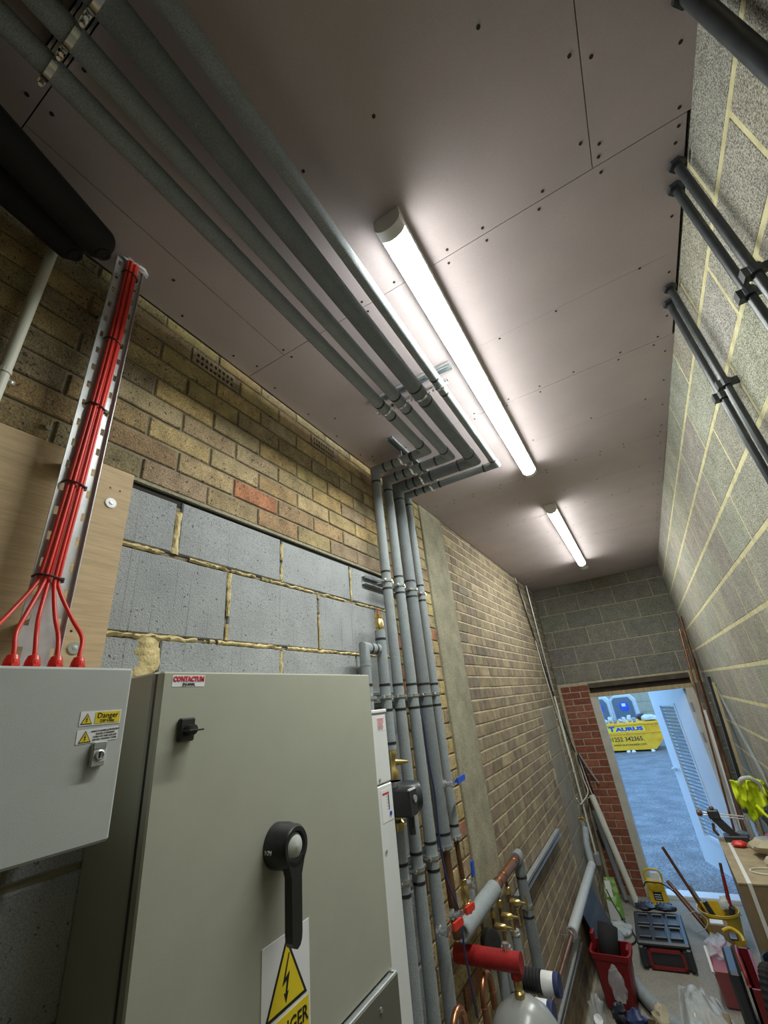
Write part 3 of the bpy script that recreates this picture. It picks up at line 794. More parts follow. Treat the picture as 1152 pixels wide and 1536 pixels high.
# blue lever valve on riser C
def lever_valve(label, c, body_axis, grip_mat, gdir, L=.075, drop=0.0):
    c = V(c); g = V(gdir).normalized()
    t = thing('lever_valve', label, 'valve', tuple(c))
    b = MB().lathe([(0, 0), (.018, 0), (.018, .012), (.012, .016), (.012, .034), (.016, .036), (.016, .046), (0, .047)], tuple(c), body_axis, 14)
    b.obj('stem', M_ZINC, t, smooth=True)
    ba = V(body_axis).normalized(); p0 = c+ba*.038; up = g.cross(ba)
    MB().prism([(0, -.007), (L*.5, -.007), (L*.5, .007), (0, .007)], p0, g, up, -.003).obj('lever', M_ZINC, t)
    MB().prism([(L*.42, -.012), (L*1.05, -.012), (L*1.12, -.006), (L*1.12, .006), (L*1.05, .012), (L*.42, .012)], p0+ba*.004, g, up, -.009).obj('grip', grip_mat, t)
    return t
lever_valve('blue-handled lever valve high on the thick riser', (XW+.028, 2.12, 1.775), (1, .2, 0), M_BLUEH, (.0, 1, .02), .135)
lever_valve('red-handled lever valve on the riser left of its twin', (XW+.020, 1.90, 1.335), (1, 0, 0), M_REDH, (.25, 1, .05), .085)
lever_valve('red-handled lever valve beside the lagged header end', (XW+.022, 2.03, 1.338), (1, 0, 0), M_REDH, (.25, 1, .05), .085)
# header
h = thing('heating_header', 'short thick lagged header pipe with bare copper end on the left wall', 'pipe', (XW, 2.6, 1.235))
MB().tube([(XW, 2.17, 1.232), (XW, 2.62, 1.232)], .038, 28).obj('header_lagging', M_FOAM, h, smooth=True)
MB().ring((XW, 2.165, 1.232), YA, .031, .008, 28, 8).obj('cut_end', M_FOAM, h, smooth=True)
MB().tube([(XW, 2.55, 1.232), (XW, 3.09, 1.232)], .0235, 24).obj('copper_header', M_COP, h, smooth=True)
for y in (2.70, 2.78, 3.0): MB().ring((XW, y, 1.232), YA, .0235, .0025, 24, 8).obj('joint_ring', M_COP, h, smooth=True)
MB().tube([(XW, 3.06, 1.232), (XW, 3.105, 1.232), (XW, 3.105, 1.15)], .033, 24).obj('elbow_lagging', M_FOAMD, h, smooth=True)
MB().tube([(XW, 3.105, 1.16), (XW, 3.105, .25)], .031, 24).obj('down_pipe', M_FOAMD, h, smooth=True)
for z in (1.138, .959): tape((XW, 3.105, z), ZA, .031, h)
clamp_ring(h, (XW, 3.105, 1.005), ZA, .032, YA, (-.06, 0, 0))
MB().tube([(XW, Y4['C'], 1.54), (XW, 2.115, 1.232), ], .020, 20).obj('copper_feed', M_COPO, h, smooth=True)
MB().tube([(XW, Y4['D'], 1.54), (XW, 2.250, 1.38)], .0115, 20).obj('copper_feed', M_COPO, h, smooth=True)
MB().lathe([(.012, 0), (.015, .0), (.015, .014), (.012, .016), (.019, .034), (.019, .062), (.012, .076), (.015, .080), (.015, .098), (.012, .10)], (XW, 2.252, 1.285), ZA, 20).obj('gate_valve', M_BRASS, h, smooth=True)
MB().tube([(XW, 2.252, 1.27), (XW, 2.252, 1.29)], .022, 16).obj('tee_branch', M_COP, h, smooth=True)
lever_valve('blue-handled lever valve standing upright behind the header', (XW-.03, 2.33, 1.33), (1, 0, .1), M_BLUEH, (.05, .1, 1), .085)
MB().lathe([(0, .015), (.035, .013), (.035, 0)], (XW-.03, 2.36, 1.31), (.9, -.2, .2), 24).obj('valve_disc', M_FOAM, h, smooth=True)
# drain cocks
for i, y in enumerate((2.825, 2.66, 2.545)):
    t = thing('drain_cock', ('brass drain cock with wing handle nearest the dark down pipe', 'brass drain cock in the middle of the three under the header', 'brass drain cock nearest the black gauge')[i], 'valve', (XW, y, 1.13))
    MB().tube([(XW, y, 1.20), (XW, y, .99)], .008, 12).obj('copper_leg', M_COPO, t, smooth=True)
    MB().lathe([(.009, 0), (.014, .003), (.014, .03), (.009, .034)], (XW, y, 1.145), ZA, 12).obj('union', M_BRASS, t, smooth=True)
    MB().lathe([(0, 0), (.010, 0), (.014, .012), (.015, .035), (.011, .055), (.006, .06), (.006, .085), (0, .086)], (XW, y, 1.115), (1, .12, -.05), 16).obj('cock_body', M_BRASS, t, smooth=True)
    MB().tube([(XW+.088, y+.011, 1.08), (XW+.088, y+.011, 1.145)], .0055, 8).obj('wing_handle', M_BRASS, t, smooth=True)
    MB().tube([(XW, y, 1.0), (XW, y, .25)], .023, 20).obj('lagging', M_FOAM, t, smooth=True)
    MB().ring((XW, y, .985), ZA, .024, .004, 20, 8).obj('ring_clip', M_ZINC, t, smooth=True)
g = thing('pressure_gauge', 'black round pressure gauge under the header', 'gauge', (XW, 2.45, 1.1))
MB().lathe([(0, 0), (.045, 0), (.048, .006), (.048, .03), (.04, .034), (0, .03)], (XW, 2.44, 1.10), (.8, -.55, .15), 24).obj('gauge_case', M_BLACK, g, smooth=True)
MB().tube([(XW, 2.45, 1.10), (XW-.02, 2.47, 1.03)], .009, 10).obj('gauge_stem', M_BRASS, g)
# red manifold and vessel
rm = thing('red_manifold', 'red painted steel manifold pipe reaching out over the grey vessel', 'pipe', (-.9, 2.2, 1.147))
MB().tube([(XL+.02, 2.2, 1.147), (-.775, 2.2, 1.147)], .033, 24).obj('manifold_tube', M_REDPT, rm, smooth=True)
MB().tube([(-.805, 2.2, 1.147), (-.805, 2.2, 1.098)], .022, 18).obj('outlet', M_REDPT, rm, smooth=True)
MB().lathe([(.006, 0), (.009, .0), (.009, .012), (.013, .014), (.013, .026), (0, .028)], (-.83, 2.2, 1.177), ZA, 12).obj('bleed_plug', M_ZINC, rm, smooth=True)
MB().lathe([(.014, 0), (.02, .0), (.02, .014), (.014, .02), (.017, .03), (.017, .045), (.013, .05)], (-.805, 2.2, 1.045), ZA, 14).obj('brass_union', M_BRASS, rm, smooth=True)
ve = thing('expansion_vessel', 'glossy grey expansion vessel under the red manifold', 'vessel', (-.805, 2.2, .6))
MB().lathe([(0, 1.045), (.02, 1.044), (.06, 1.032), (.10, 1.004), (.13, .96), (.147, .90), (.15, .85), (.15, .65), (.14, .58), (.10, .52), (.0, .49)], (-.805, 2.2, 0), ZA, 36).obj('vessel_shell', M_VESSEL, ve, smooth=True)
MB().ring((-.805, 2.2, .75), ZA, .15, .006, 36, 8).obj('seam_ring', M_VESSEL, ve, smooth=True)
for i, (yy, zz, x0, x1) in enumerate(((2.45, .985, -.86, -.70), (2.36, .935, -.88, -.72))):
    t = thing('hose_coupling', ('black ribbed coupling with wrapped white end behind the vessel, the upper one', 'black ribbed coupling with wrapped white end behind the vessel, the lower one')[i], 'coupling', (x0, yy, zz))
    b = MB(); prof = [(0, 0)]
    for j in range(7): prof += [(.036, .003+j*.015), (.041, .006+j*.015), (.041, .012+j*.015), (.036, .015+j*.015)]
    prof += [(0, .11)]
    b.lathe(prof, (x0-.03, yy, zz), XA, 22); b.obj('ribbed_sleeve', M_BLACK, t, smooth=True)
    MB().lathe([(.038, 0), (.038, .06), (.034, .065), (0, .066)], (x0+.078, yy, zz), XA, 22).obj('white_end', M_BLUEWRAP, t, smooth=True)
    MB().lathe([(.0385, 0), (.040, .002), (.039, .022), (0, .023)], (x0+.128, yy, zz), XA, 22).obj('blue_end', M_BLUEC, t, smooth=True)
MB().lathe([(0, 0), (.03, 0), (.03, .02), (.024, .03), (0, .03)], (-.90, 2.45, .985), XA, 18).obj('brass_fitting', M_BRASS, None, smooth=True, label='brass fitting behind the upper black coupling', cat='fitting')
# copper return bends
for i, (y, z, L) in enumerate(((2.20, 1.04, 1), (1.90, 1.07, 1))):
    t = thing('copper_bend', ('bright copper return bend below the red manifold', 'bright copper swan-neck bend low beside the risers')[i], 'pipe', (-.95, y, z))
    pts = [(-.94, y-.055, z-.5)] + arc((-.94, y, z), (0, -1, 0), (0, 0, 1), .052, 0, PI, 12) + [(-.94, y+.055, z-.5)]
    MB().tube(pts, .0125, 14).obj('bend', M_COP, t, smooth=True)
    for s_ in (-1, 1): MB().ring((-.94, y+s_*.053, z-.02), ZA, .0125, .003, 14, 6).obj('joint_ring', M_COP, t, smooth=True)
    MB().tube([(-.94, y+.054, z-.07), (-.94, y+.054, z-.11)], .018, 12).obj('union', M_ZINC, t, smooth=True)
# blue data cable
pts = spline([(-1.02, 2.035, 2.16), (-.995, 2.036, 2.05), (-.99, 2.03, 1.9), (-.985, 2.04, 1.75), (-.99, 2.04, 1.6), (-.985, 2.05, 1.45), (-.97, 2.10, 1.32), (-.965, 2.09, 1.2), (-.965, 2.12, 1.0)], 8)
MB().tube(pts, .0045, 8).obj('blue_cable', M_BLUEC, None, smooth=True, label='thin dark blue cable running down between the risers', cat='cable')

# ------------------------------------------------------------------ white unit, cabinet, boxes
wu = thing('white_heater_unit', 'tall narrow white enamelled unit right of the beige cabinet', 'unit', (-.98, 1.48, 0))
MB().box((XL+.002, 1.408, .35), (-.902, 1.528, 1.883), bev=.004).obj('lower_casing', M_WUNIT, wu)
MB().box((XL+.002, 1.408, 1.886), (-.902, 1.528, 2.108), bev=.004).obj('upper_casing', M_WUNIT, wu)
MB().box((XL+.002, 1.404, 2.108), (-.898, 1.532, 2.121), bev=.003).obj('top_cap', M_WUNIT, wu)
lbz = MB().box((-.902, 1.458, 2.05), (-.9013, 1.512, 2.095)).obj('warning_label', M_PAPER, wu)
for i in range(8): MB().box((-.9013, 1.462, 2.088-.0048*i), (-.9009, 1.462+random.uniform(.035, .046), 2.0902-.0048*i)).obj('print_line', M_REDI if i < 5 else M_PINKP, lbz)
pn = MB().box((-.902, 1.446, 1.775), (-.9012, 1.522, 1.868)).obj('control_panel', M_PAPER, wu)
MB().box((-.9012, 1.456, 1.852), (-.9008, 1.500, 1.858)).obj('panel_heading', M_REDI, pn)
MB().box((-.9012, 1.491, 1.806), (-.9008, 1.497, 1.850)).obj('scale_bar', M_INK, pn)
for i in range(5): MB().box((-.9012, 1.482, 1.808+i*.009), (-.9008, 1.486, 1.810+i*.009)).obj('scale_tick', M_INK, pn)
MB().lathe([(0, .003), (.006, .003), (.006, 0)], (-.9012, 1.50, 1.795), XA, 12).obj('indicator', M_BLUEI, pn)
MB().lathe([(0, .003), (.005, .003), (.005, 0)], (-.902, 1.447, 1.90), XA, 10).obj('casing_screw', M_GREYI, wu)
MB().lathe([(0, .003), (.005, .003), (.005, 0)], (-.902, 1.452, 1.70), XA, 10).obj('casing_screw', M_GREYI, wu)

CX = -.88
cab = thing('electrical_cabinet', 'large beige-grey electrical switch cabinet with black rotary handle', 'cabinet', (-.98, .99, 1.44))
MB().box((XL+.002, .583, 1.444), (CX-.034, 1.396, 2.243), bev=.004).obj('cabinet_body', M_CAB, cab)
MB().box((CX-.028, .583, 1.447), (CX-.02, 1.394, 2.238)).obj('door_gap_strip', M_BLACK, cab)  # black strip painted as the dark gap between door and body
cd_ = MB().box((CX-.022, .582, 1.446), (CX, 1.398, 2.240), bev=.0035).obj('cabinet_door', M_CAB, cab)
lg = MB().box((CX, .604, 2.209), (CX+.0006, .686, 2.233)).obj('maker_label', M_PAPER, cd_)
text('CONTACTUM', .0142, M_REDI, (CX+.0010, .645, 2.2245), YA, ZA, cd_, sx=.86, bold=.0007)
text('DS400K', .0085, M_INK, (CX+.0010, .645, 2.2135), YA, ZA, cd_, sx=1.0, bold=.0001, spacing=1.15)
sw = MB().box((CX, .626, 2.101), (CX+.012, .663, 2.146), bev=.003).obj('door_lock', M_BLACK, cd_)
MB().lathe([(0, .022), (.010, .021), (.011, 0)], (CX+.010, .645, 2.122), XA, 16).obj('lock_barrel', M_BLACK, sw, smooth=True)
MB().box((CX+.016, .628, 2.119), (CX+.040, .664, 2.1225), bev=.001).obj('lock_wing', M_BLACK, sw)
# rotary handle
hx = .925
rh = MB().lathe([(0, 0), (.046, 0), (.046, .030), (.043, .034), (.043, .055), (.038, .062), (.030, .062), (.027, .054), (0, .054)], (CX, hx, 1.853), XA, 32).obj('rotary_handle', M_BLACK, cd_, smooth=True)
MB().lathe([(0, .0), (.026, .0), (.020, .006), (0, .009)], (CX+.055, hx, 1.853), XA, 24).obj('handle_cap', M_SILV, rh, smooth=True)
hp = [(-.030, -.02), (-.017, -.055), (-.016, -.155), (-.0145, -.166), (-.009, -.175), (0, -.179), (.009, -.175), (.0145, -.166), (.016, -.155), (.017, -.055), (.030, -.02)]
MB().prism(hp, (CX+.040, hx, 1.853), YA, ZA, .022).obj('handle_lever', M_BLACK, rh)
text('I ON', .012, M_PAPER, (CX+.018, hx-.0472, 1.85), (1, 0, 0), ZA, rh, sx=.8)
# danger sign
sg = MB().box((CX, .881, 1.45), (CX+.0012, 1.034, 1.683)).obj('danger_sign', M_PAPER, cd_)
sx0, sx1 = .881, 1.034; sm = .9565
MB().prism([(-.066, 1.560), (.066, 1.560), (.0, 1.678)], (CX+.0012, sm, 0), YA, ZA, .0005).obj('sign_border', M_INK, sg)
MB().prism([(-.056, 1.566), (.056, 1.566), (.0, 1.666)], (CX+.0016, sm, 0), YA, ZA, .0006).obj('sign_field', M_YEL, sg)
bolt = [(.006, 1.648), (-.014, 1.600), (.000, 1.606), (-.004, 1.586), (-.009, 1.588), (-.002, 1.570), (.006, 1.588), (.0015, 1.587), (.010, 1.618), (-.004, 1.611), (.010, 1.648)]
MB().prism(bolt, (CX+.0021, sm-.001, 0), YA, ZA, .0005).obj('sign_bolt', M_INK, sg)
MB().box((CX+.0012, .888, 1.455), (CX+.0018, 1.028, 1.553)).obj('sign_panel', M_YEL, sg)
text('DANGER', .036, M_INK, (CX+.0021, sm+.001, 1.527), YA, ZA, sg, sx=.92, bold=.0004)
# galvanised trunking below
tr = thing('cable_trunking', 'galvanised cable trunking with olive lid under the beige cabinet', 'trunking', (-.95, 1.0, 1.30))
MB().box((XL+.002, .50, 1.28), (CX+.012, 1.401, 1.442), bev=.002).obj('trunking_body', M_GALV, tr)
MB().box((CX+.012, .50, 1.285), (CX+.0145, 1.399, 1.436)).obj('trunking_lid', M_CABD, tr)
for y in (.95, 1.30): MB().lathe([(0, .004), (.005, .003), (.006, 0)], (CX+.0145, y, 1.405), XA, 10).obj('lid_screw', M_ZINC, tr)
MB().lathe([(0, .005), (.005, .004), (.006, 0)], (CX+.004, 1.385, 1.442), ZA, 10).obj('lid_screw', M_ZINC, tr)

BXF = -.83
bxr = thing('control_box', 'light grey metal enclosure with danger stickers under the red cables', 'enclosure', (-.95, .29, 1.975))
MB().box((XL+.022, .09, 1.975), (BXF-.016, .487, 2.236), bev=.004).obj('enclosure_body', M_BOX, bxr)
bd = MB().box((BXF-.015, .089, 1.973), (BXF, .4875, 2.238), bev=.004).obj('enclosure_door', M_BOX, bxr)
def tri(parent, o, s, ang=0):
    c, si = math.cos(ang), math.sin(ang); ux = (0, c, si); uy = (0, -si, c)
    MB().prism([(-s, -s*.85), (s, -s*.85), (0, s*.95)], o, ux, uy, .0004).obj('hazard_border', M_INK, parent)
    o2 = V(o)+V((.0004, 0, 0))
    MB().prism([(-s*.80, -s*.73), (s*.80, -s*.73), (0, s*.72)], o2, ux, uy, .0004).obj('hazard_field', M_YEL, parent)
    o3 = V(o)+V((.0008, 0, 0)); q = s/.066*.92
    MB().prism([(a*q*1.15, (z_-1.612)*q) for a, z_ in bolt], o3, ux, uy, .0004).obj('hazard_bolt', M_INK, parent)
s1 = MB().box((BXF, .4085, 2.1455), (BXF+.0006, .4755, 2.1675)).obj('danger_sticker', M_PAPER, bd)
tri(s1, (BXF+.0006, .4195, 2.1555), .0092)
MB().box((BXF+.0006, .4325, 2.1480), (BXF+.0011, .4735, 2.1655)).obj('sticker_panel', M_YEL, s1)
text('Danger', .0118, M_INK, (BXF+.0014, .453, 2.1598), YA, ZA, s1, ext=.0002)
text('230 Volts', .0062, M_INK, (BXF+.0014, .453, 2.1515), YA, ZA, s1, ext=.0002)
a2 = .04; c2, s2_ = math.cos(a2), math.sin(a2)
s2 = MB().prism([(-.033, -.0105), (.033, -.0105), (.033, .0105), (-.033, .0105)], (BXF, .4415, 2.1300), (0, c2, s2_), (0, -s2_, c2), .0006).obj('warning_sticker', M_PAPER, bd)
tri(s2, (BXF+.0006, .4215, 2.1285), .0098, a2)
for i, ln in enumerate(('AVANT D OUVRIR LA PROTECTION', 'ISOLER LA TENSION', 'TURN OFF AND ISOLATE', 'BEFORE OPENING COVER')):
    text(ln, .0034, M_INK, V((BXF+.0010, .4535, 2.1305))+V((0, -s2_, c2))*(.0062-i*.0043), (0, c2, s2_), (0, -s2_, c2), s2, ext=.0002, sx=.85 if i == 0 else 1)
lt = MB().box((BXF, .4335, 2.083), (BXF+.009, .4565, 2.1195), bev=.002).obj('latch', M_SILV, bd)
for i in range(4): MB().box((BXF+.009, .4345, 2.1100+.0024*i), (BXF+.0100, .4555, 2.1112+.0024*i)).obj('latch_rib', M_SILV, lt)
for i in range(3): MB().box((BXF+.009, .4345, 2.0845+.0024*i), (BXF+.0100, .4555, 2.0857+.0024*i)).obj('latch_rib', M_SILV, lt)
MB().lathe([(.0075, 0), (.0075, .002), (.006, .003), (.005, .001), (0, .001)], (BXF+.009, .4450, 2.0995), XA, 18).obj('lock_ring', M_GALV, lt, smooth=True)
MB().box((BXF+.0095, .4435, 2.0945), (BXF+.0105, .4465, 2.1045)).obj('keyway', M_INK, lt)

# plywood board
pw = thing('plywood_board', 'plywood mounting board behind the cable tray on the left wall', 'board', (XL, .2, 2.0))
MB().box((XL+.0045, -.35, 2.0), (XL+.0195, .545, 2.777)).obj('sheet', M_PLY, pw)
for (y, z) in ((.498, 2.673), (.483, 2.31)):
    ws = MB().lathe([(.003, .0), (.003, .0025), (.0135, .0025), (.014, 0)], (XL+.0195, y, z), XA, 24).obj('washer', M_ZINC, pw, smooth=True)
    MB().lathe([(0, .004), (.004, .0035), (.006, .002)], (XL+.0195, y, z), XA, 10).obj('screw', M_GALV, ws)
for (y, z) in ((.515, 2.715), (.49, 2.715), (.47, 2.345)):
    MB().lathe([(0, .0003), (.003, .0003)], (XL+.0195, y, z), XA, 8).obj('drill_hole', M_INK, pw)
# cable tray
ty = thing('cable_tray', 'perforated galvanised cable tray rising to the ceiling behind red cables', 'tray', (-1.05, .407, 2.27))
TX = -1.006; y0, y1 = .3555, .430; zb, zt = 2.257, ZC-.004
b = MB()
zz = zb; period = .06
ys_ = [y0, y0+.007, y0+.015, .407-.0, y1-.015, y1-.007, y1]
ys_ = [y0, y0+.006, y0+.014, y1-.014, y1-.006, y1]
zi = zb
while zi < zt-.001:
    ze = min(zi+period, zt); za, zc = zi+.020, min(zi+.040, ze)
    b.box((TX, y0, zi), (TX+.0015, y1, min(za, ze)))
    if ze > za:
        for (a, c) in ((ys_[0], ys_[1]), (ys_[2], ys_[3]), (ys_[4], ys_[5])): b.box((TX, a, za), (TX+.0015, c, zc))
        b.box((TX, y0, zc), (TX+.0015, y1, ze)) if ze > zc else None
    zi += period
b.obj('tray_base', M_TRAY, ty)
for z in (3.25, 2.72, 2.34):
    MB().box((XL+.0005 if z > 2.8 else XL+.0195, .372, z-.012), (TX, .414, z+.012)).obj('stand_off', M_TRAY, ty)
for (ya, yb) in ((y0-.0015, y0), (y1, y1+.0015)):
    MB().box((TX, ya, zb), (TX+(.004 if ya < .4 else .012), yb, zt)).obj('tray_flange', M_TRAY, ty)
# red fire cables
GY = [.300, .333, .364, .400, .438]
ctop = [.3825+.0066*i for i in range(5)]
gl_x = -.935
names = ('leftmost red cable bending off to the left above the grey box', 'red cable into the leftmost gland in view on the grey box', 'red cable into the second gland from the left on the grey box',
         'red cable into the third gland from the left on the grey box', 'rightmost red cable looping out to the right gland')
for i in range(5):
    yt = ctop[i]; xt = TX+.012+(.004 if i % 2 else 0)
    yb_ = .3645+.0082*i
    pts = [(xt, yt, ZC-.004), (xt+.001, yt+.001*math.sin(i), 3.15), (xt, .379+.0064*i, 2.88), (xt, .372+.0072*i, 2.64), (xt, yb_, 2.45), (xt+.003, yb_+(GY[i]-yb_)*.12, 2.41),
           (xt+.022, yb_+(GY[i]-yb_)*.62+(.006 if i == 4 else 0), 2.35), (gl_x-.012, GY[i]+(.004 if i == 4 else 0), 2.31), (gl_x, GY[i], 2.275), (gl_x, GY[i], 2.245)]
    t = thing('red_cable', names[i], 'cable', (gl_x, GY[i], 2.25), group='red fire-resistant cables on the tray')
    MB().tube(spline(pts, 6), .0039, 12).obj('sheath', M_REDC, t, smooth=True)
    b = MB().lathe([(.0045, .034), (.0085, .032), (.0108, .025), (.0108, .016)], (gl_x, GY[i], 2.238), ZA, 20)
    b.lathe([(0, .017), (.0135, .017), (.0135, .001), (0, .001)], (gl_x, GY[i], 2.238), ZA, 6)
    b.lathe([(.0122, .0), (.0118, .020), (.0108, .025)], (gl_x, GY[i], 2.238), ZA, 16)
    b.obj('gland', M_REDP, t)
for i, (z, w0, w1) in enumerate(((3.40, .3785, .4165), (3.117, .3755, .414), (2.887, .3725, .4115), (2.658, .3655, .408), (2.436, .3575, .405))):
    pts = [(TX+.003, w0-.004, z-.003), (TX+.016, w0+.002, z), (TX+.0225, (w0+w1)/2, z-.002), (TX+.016, w1-.003, z-.004), (TX+.003, w1+.002, z-.004)]
    tt = MB().tube(spline(pts, 5), .0022, 8)
    tt.box((TX+.008, w1-.006, z-.009), (TX+.015, w1+.002, z+.001))
    tt.obj('cable_tie', M_BLACK, None, label=('black cable tie round the red cables right under the ceiling', 'black cable tie round the red cables, second from the ceiling', 'black cable tie round the red cables, middle of the five',
              'black cable tie round the red cables at the top of the plywood', 'lowest black cable tie where the red cables fan out')[i], cat='cable tie', group='cable ties on the red cables')
b = blob((TX+.01, .41, ZC-.003), (.014, .035, .005), .7, 8, 14, 8, seed=4); b.obj('sealant', M_PAPER, None, smooth=True, label='smear of white sealant where the tray meets the ceiling', cat='sealant')
# white conduit near the top left
cn = thing('conduit', 'cream plastic conduit on the dark brick left of the cable tray', 'conduit', (-1.05, .216, 2.7))
MB().tube([(XL+.028, .225, 3.42), (XL+.028, .212, 2.45)], .0125, 16).obj('conduit_tube', M_CREAM, cn, smooth=True)
s_ = MB().lathe([(.0145, 0), (.0145, .012), (.0125, .012)], (XL+.028, .2175, 2.895), ZA, 16)
s_.box((XL, .20, 2.896), (XL+.003, .248, 2.907)); s_.obj('saddle', M_CREAM, cn)
MB().lathe([(0, .003), (.004, .002)], (XL+.003, .241, 2.9015), XA, 8).obj('saddle_screw', M_GALV, cn)
MB().lathe([(0, .006), (.007, .006), (.007, .0)], (XL+.001, .333, 2.823), XA, 6).obj('wall_bolt', M_GALV, None, label='small galvanised bolt in the dark brick left of the tray', cat='bolt')
# black rubber lagging ends
for i, (x, y1_, z) in enumerate(((-.905, .300, 3.30), (-.985, .268, 3.325))):
    t = thing('rubber_lagging', ('thick black rubber lagged pipe with open end at the upper left', 'second black rubber lagged pipe hard against the left wall')[i], 'pipe', (x, 0, z))
    rr = .043; ax = V((-.256, .967, 0)).normalized() if i == 0 else V((-.16, .98, 0)).normalized()
    prof = [(0, -1.2), (rr, -1.2)] + [(rr*math.cos(a), -rr*.8+rr*.8*math.sin(a)) for a in [PI/2*k/8 for k in range(8)]] + [(0, 0)]
    MB().lathe(prof, (x, y1_, z), ax, 24).obj('lagging_tube', M_RUBBER, t, smooth=True)
    fc_d = (V((0, 0, CAMH))-V((x, y1_, z))).normalized()*.45+ax*.55+V((0, 0, -.6)); fc_d.normalize()
    ce = V((x, y1_, z))-ax*rr*.8+fc_d*(rr*.9)
    MB().ring(tuple(ce), fc_d, .014, .005, 18, 8).obj('end_lip', M_RUBBER, t, smooth=True)
    MB().lathe([(0, .001), (.011, .001), (.011, -.004)], tuple(ce), fc_d, 16).obj('bore', M_INK, t)
# right wall black pipes
for i, (y, lab) in enumerate(((.686, 'thick black iron pipe at the top right corner of the right wall'), (1.063, 'upper pipe of the nearer pair of black iron pipes on the right wall'), (1.135, 'lower pipe of the nearer pair of black iron pipes on the right wall'),
                              (1.535, 'upper pipe of the farther pair of black iron pipes on the right wall'), (1.615, 'lower pipe of the farther pair of black iron pipes on the right wall'))):
    t = thing('iron_pipe', lab, 'pipe', (.505, y, 2.0), group='black iron pipes on the right wall')
    r = .018 if i == 0 else .0118
    MB().tube([(.507, y, 3.425), (.507, y, 1.9)], r, 18).obj('pipe_tube', M_IRON, t, smooth=True)
    MB().lathe([(0, 0), (r+.010, 0), (r+.010, .012), (r, .014), (r, .02)], (.507, y, ZC-.022), ZA, 6).obj('end_nut', M_IRON, t)
    for z in (2.972, 2.2):
        c = MB().lathe([(r, -.012), (r+.006, -.012), (r+.006, .012), (r, .012)], (.507, y, z), ZA, 18)
        c.box((.507, y-.006, z-.012), (XR+.002, y+.006, z+.012)); c.box((.507-r-.014, y-.012, z-.014), (.507-r+.004, y+.012, z+.014))
        c.obj('pipe_bracket', M_IRON, t)

# ------------------------------------------------------------------ far left wall services
fc = thing('conduit', 'long pale conduit running down the far end of the left wall', 'conduit', (-1.06, 5.92, 1.5))
MB().tube([(XL+.02, 5.88, ZC-.01), (XL+.02, 5.93, 2.11)], .011, 12).obj('conduit_tube', M_GALV, fc, smooth=True)
MB().tube([(XL+.02, 5.92, 2.05), (XL+.02, 6.01, .47)], .011, 12).obj('conduit_tube', M_CREAM, fc, smooth=True)
for z, y in ((2.8, 5.9), (1.24, 5.953)): MB().lathe([(.0125, 0), (.016, 0), (.016, .014), (.0125, .014)], (XL+.02, y, z), ZA, 12).obj('saddle', M_CREAM, fc)
MB().box((XL, 5.98, .37), (XL+.05, 6.07, .47), bev=.004).obj('socket_box', M_GREYI, fc)
MB().tube(spline([(XL+.012, 5.33, ZC-.005), (XL+.012, 5.40, 3.3), (XL+.014, 5.52, 3.15), (XL+.014, 5.50, 3.05), (XL+.012, 5.62, 2.75), (XL+.012, 5.70, 2.35), (XL+.012, 5.78, 2.05), (XL+.012, 5.9, 1.75), (XL+.012, 5.95, 1.4)], 8), .006, 8).obj('grey_cable', M_CREAM, None, smooth=True, label='pale cable hanging loosely down the far left wall by the conduit', cat='cable')
MB().tube(spline([(XL+.012, 5.34, ZC-.005), (XL+.016, 5.45, 3.1), (XL+.014, 5.68, 2.6), (XL+.013, 5.85, 2.2), (XL+.013, 6.0, 1.9), (XL+.02, 6.15, 1.6), (XL+.03, 6.3, 1.4)], 8), .007, 8).obj('black_cable', M_TAPE, None, smooth=True, label='black cable running down the far left wall beside the conduit', cat='cable')
yb2 = YB-.03
MB().tube(spline([(-1.03, yb2, 1.38), (-1.045, yb2, 1.25), (-1.04, yb2-.02, 1.1), (-1.02, yb2-.08, .98), (-1.05, 5.95, .95), (-1.06, 5.8, .96), (-1.06, 5.72, 1.03)], 8), .0065, 8).obj('white_cable', M_WHITEP, None, smooth=True, label='white cable tail looped at the corner by the red brick pier', cat='cable')
MB().tube(spline([(-1.03, yb2, 1.38), (-1.02, yb2, 1.2), (-1.0, yb2, 1.0), (-.99, yb2-.02, .94), (-1.03, yb2-.1, .93)], 8), .006, 8).obj('white_cable', M_CREAM, None, smooth=True, label='second, shorter pale cable tail by the red brick pier', cat='cable')
MB().tube(spline([(-1.03, yb2, 1.38), (-.99, yb2, 1.1), (-.96, yb2-.01, .8), (-.94, yb2-.02, .55), (-.93, yb2-.03, .47), (-.96, yb2-.03, .6), (-1.0, yb2-.02, .9)], 8), .009, 8).obj('black_cable', M_TAPE, None, smooth=True, label='black cable loop hanging in front of the red brick pier', cat='cable')
MB().tube(spline([(-1.04, yb2, 1.36), (-1.04, yb2, 1.0), (-1.03, yb2-.02, .7), (-1.0, yb2-.03, .5), (-1.01, yb2-.04, .45), (-1.04, yb2-.03, .6)], 8), .009, 8).obj('black_cable', M_TAPE, None, smooth=True, label='inner black cable loop in the corner left of the brick pier', cat='cable')
MB().tube(spline([(-1.02, yb2, 1.37), (-.95, yb2-.01, 1.2), (-.88, yb2-.02, 1.06)], 8), .010, 8).obj('grey_cable', M_GREYI, None, smooth=True, label='stiff grey cable end poking across the red brick pier', cat='cable')
# leaning pipe in the corner
MB().tube([(-.79, 6.08, .036), (-.965, 6.145, .98)], .032, 20).obj('plastic_pipe', M_CREAM, None, smooth=True, label='pale plastic waste pipe leaning in the corner by the brick pier', cat='pipe')
MB().tube([(-.90, 6.20, .03), (-1.01, 6.29, .80)], .024, 16).obj('plastic_pipe', M_FOAM, None, smooth=True, label='grey pipe leaning behind the pale waste pipe in the corner', cat='pipe')
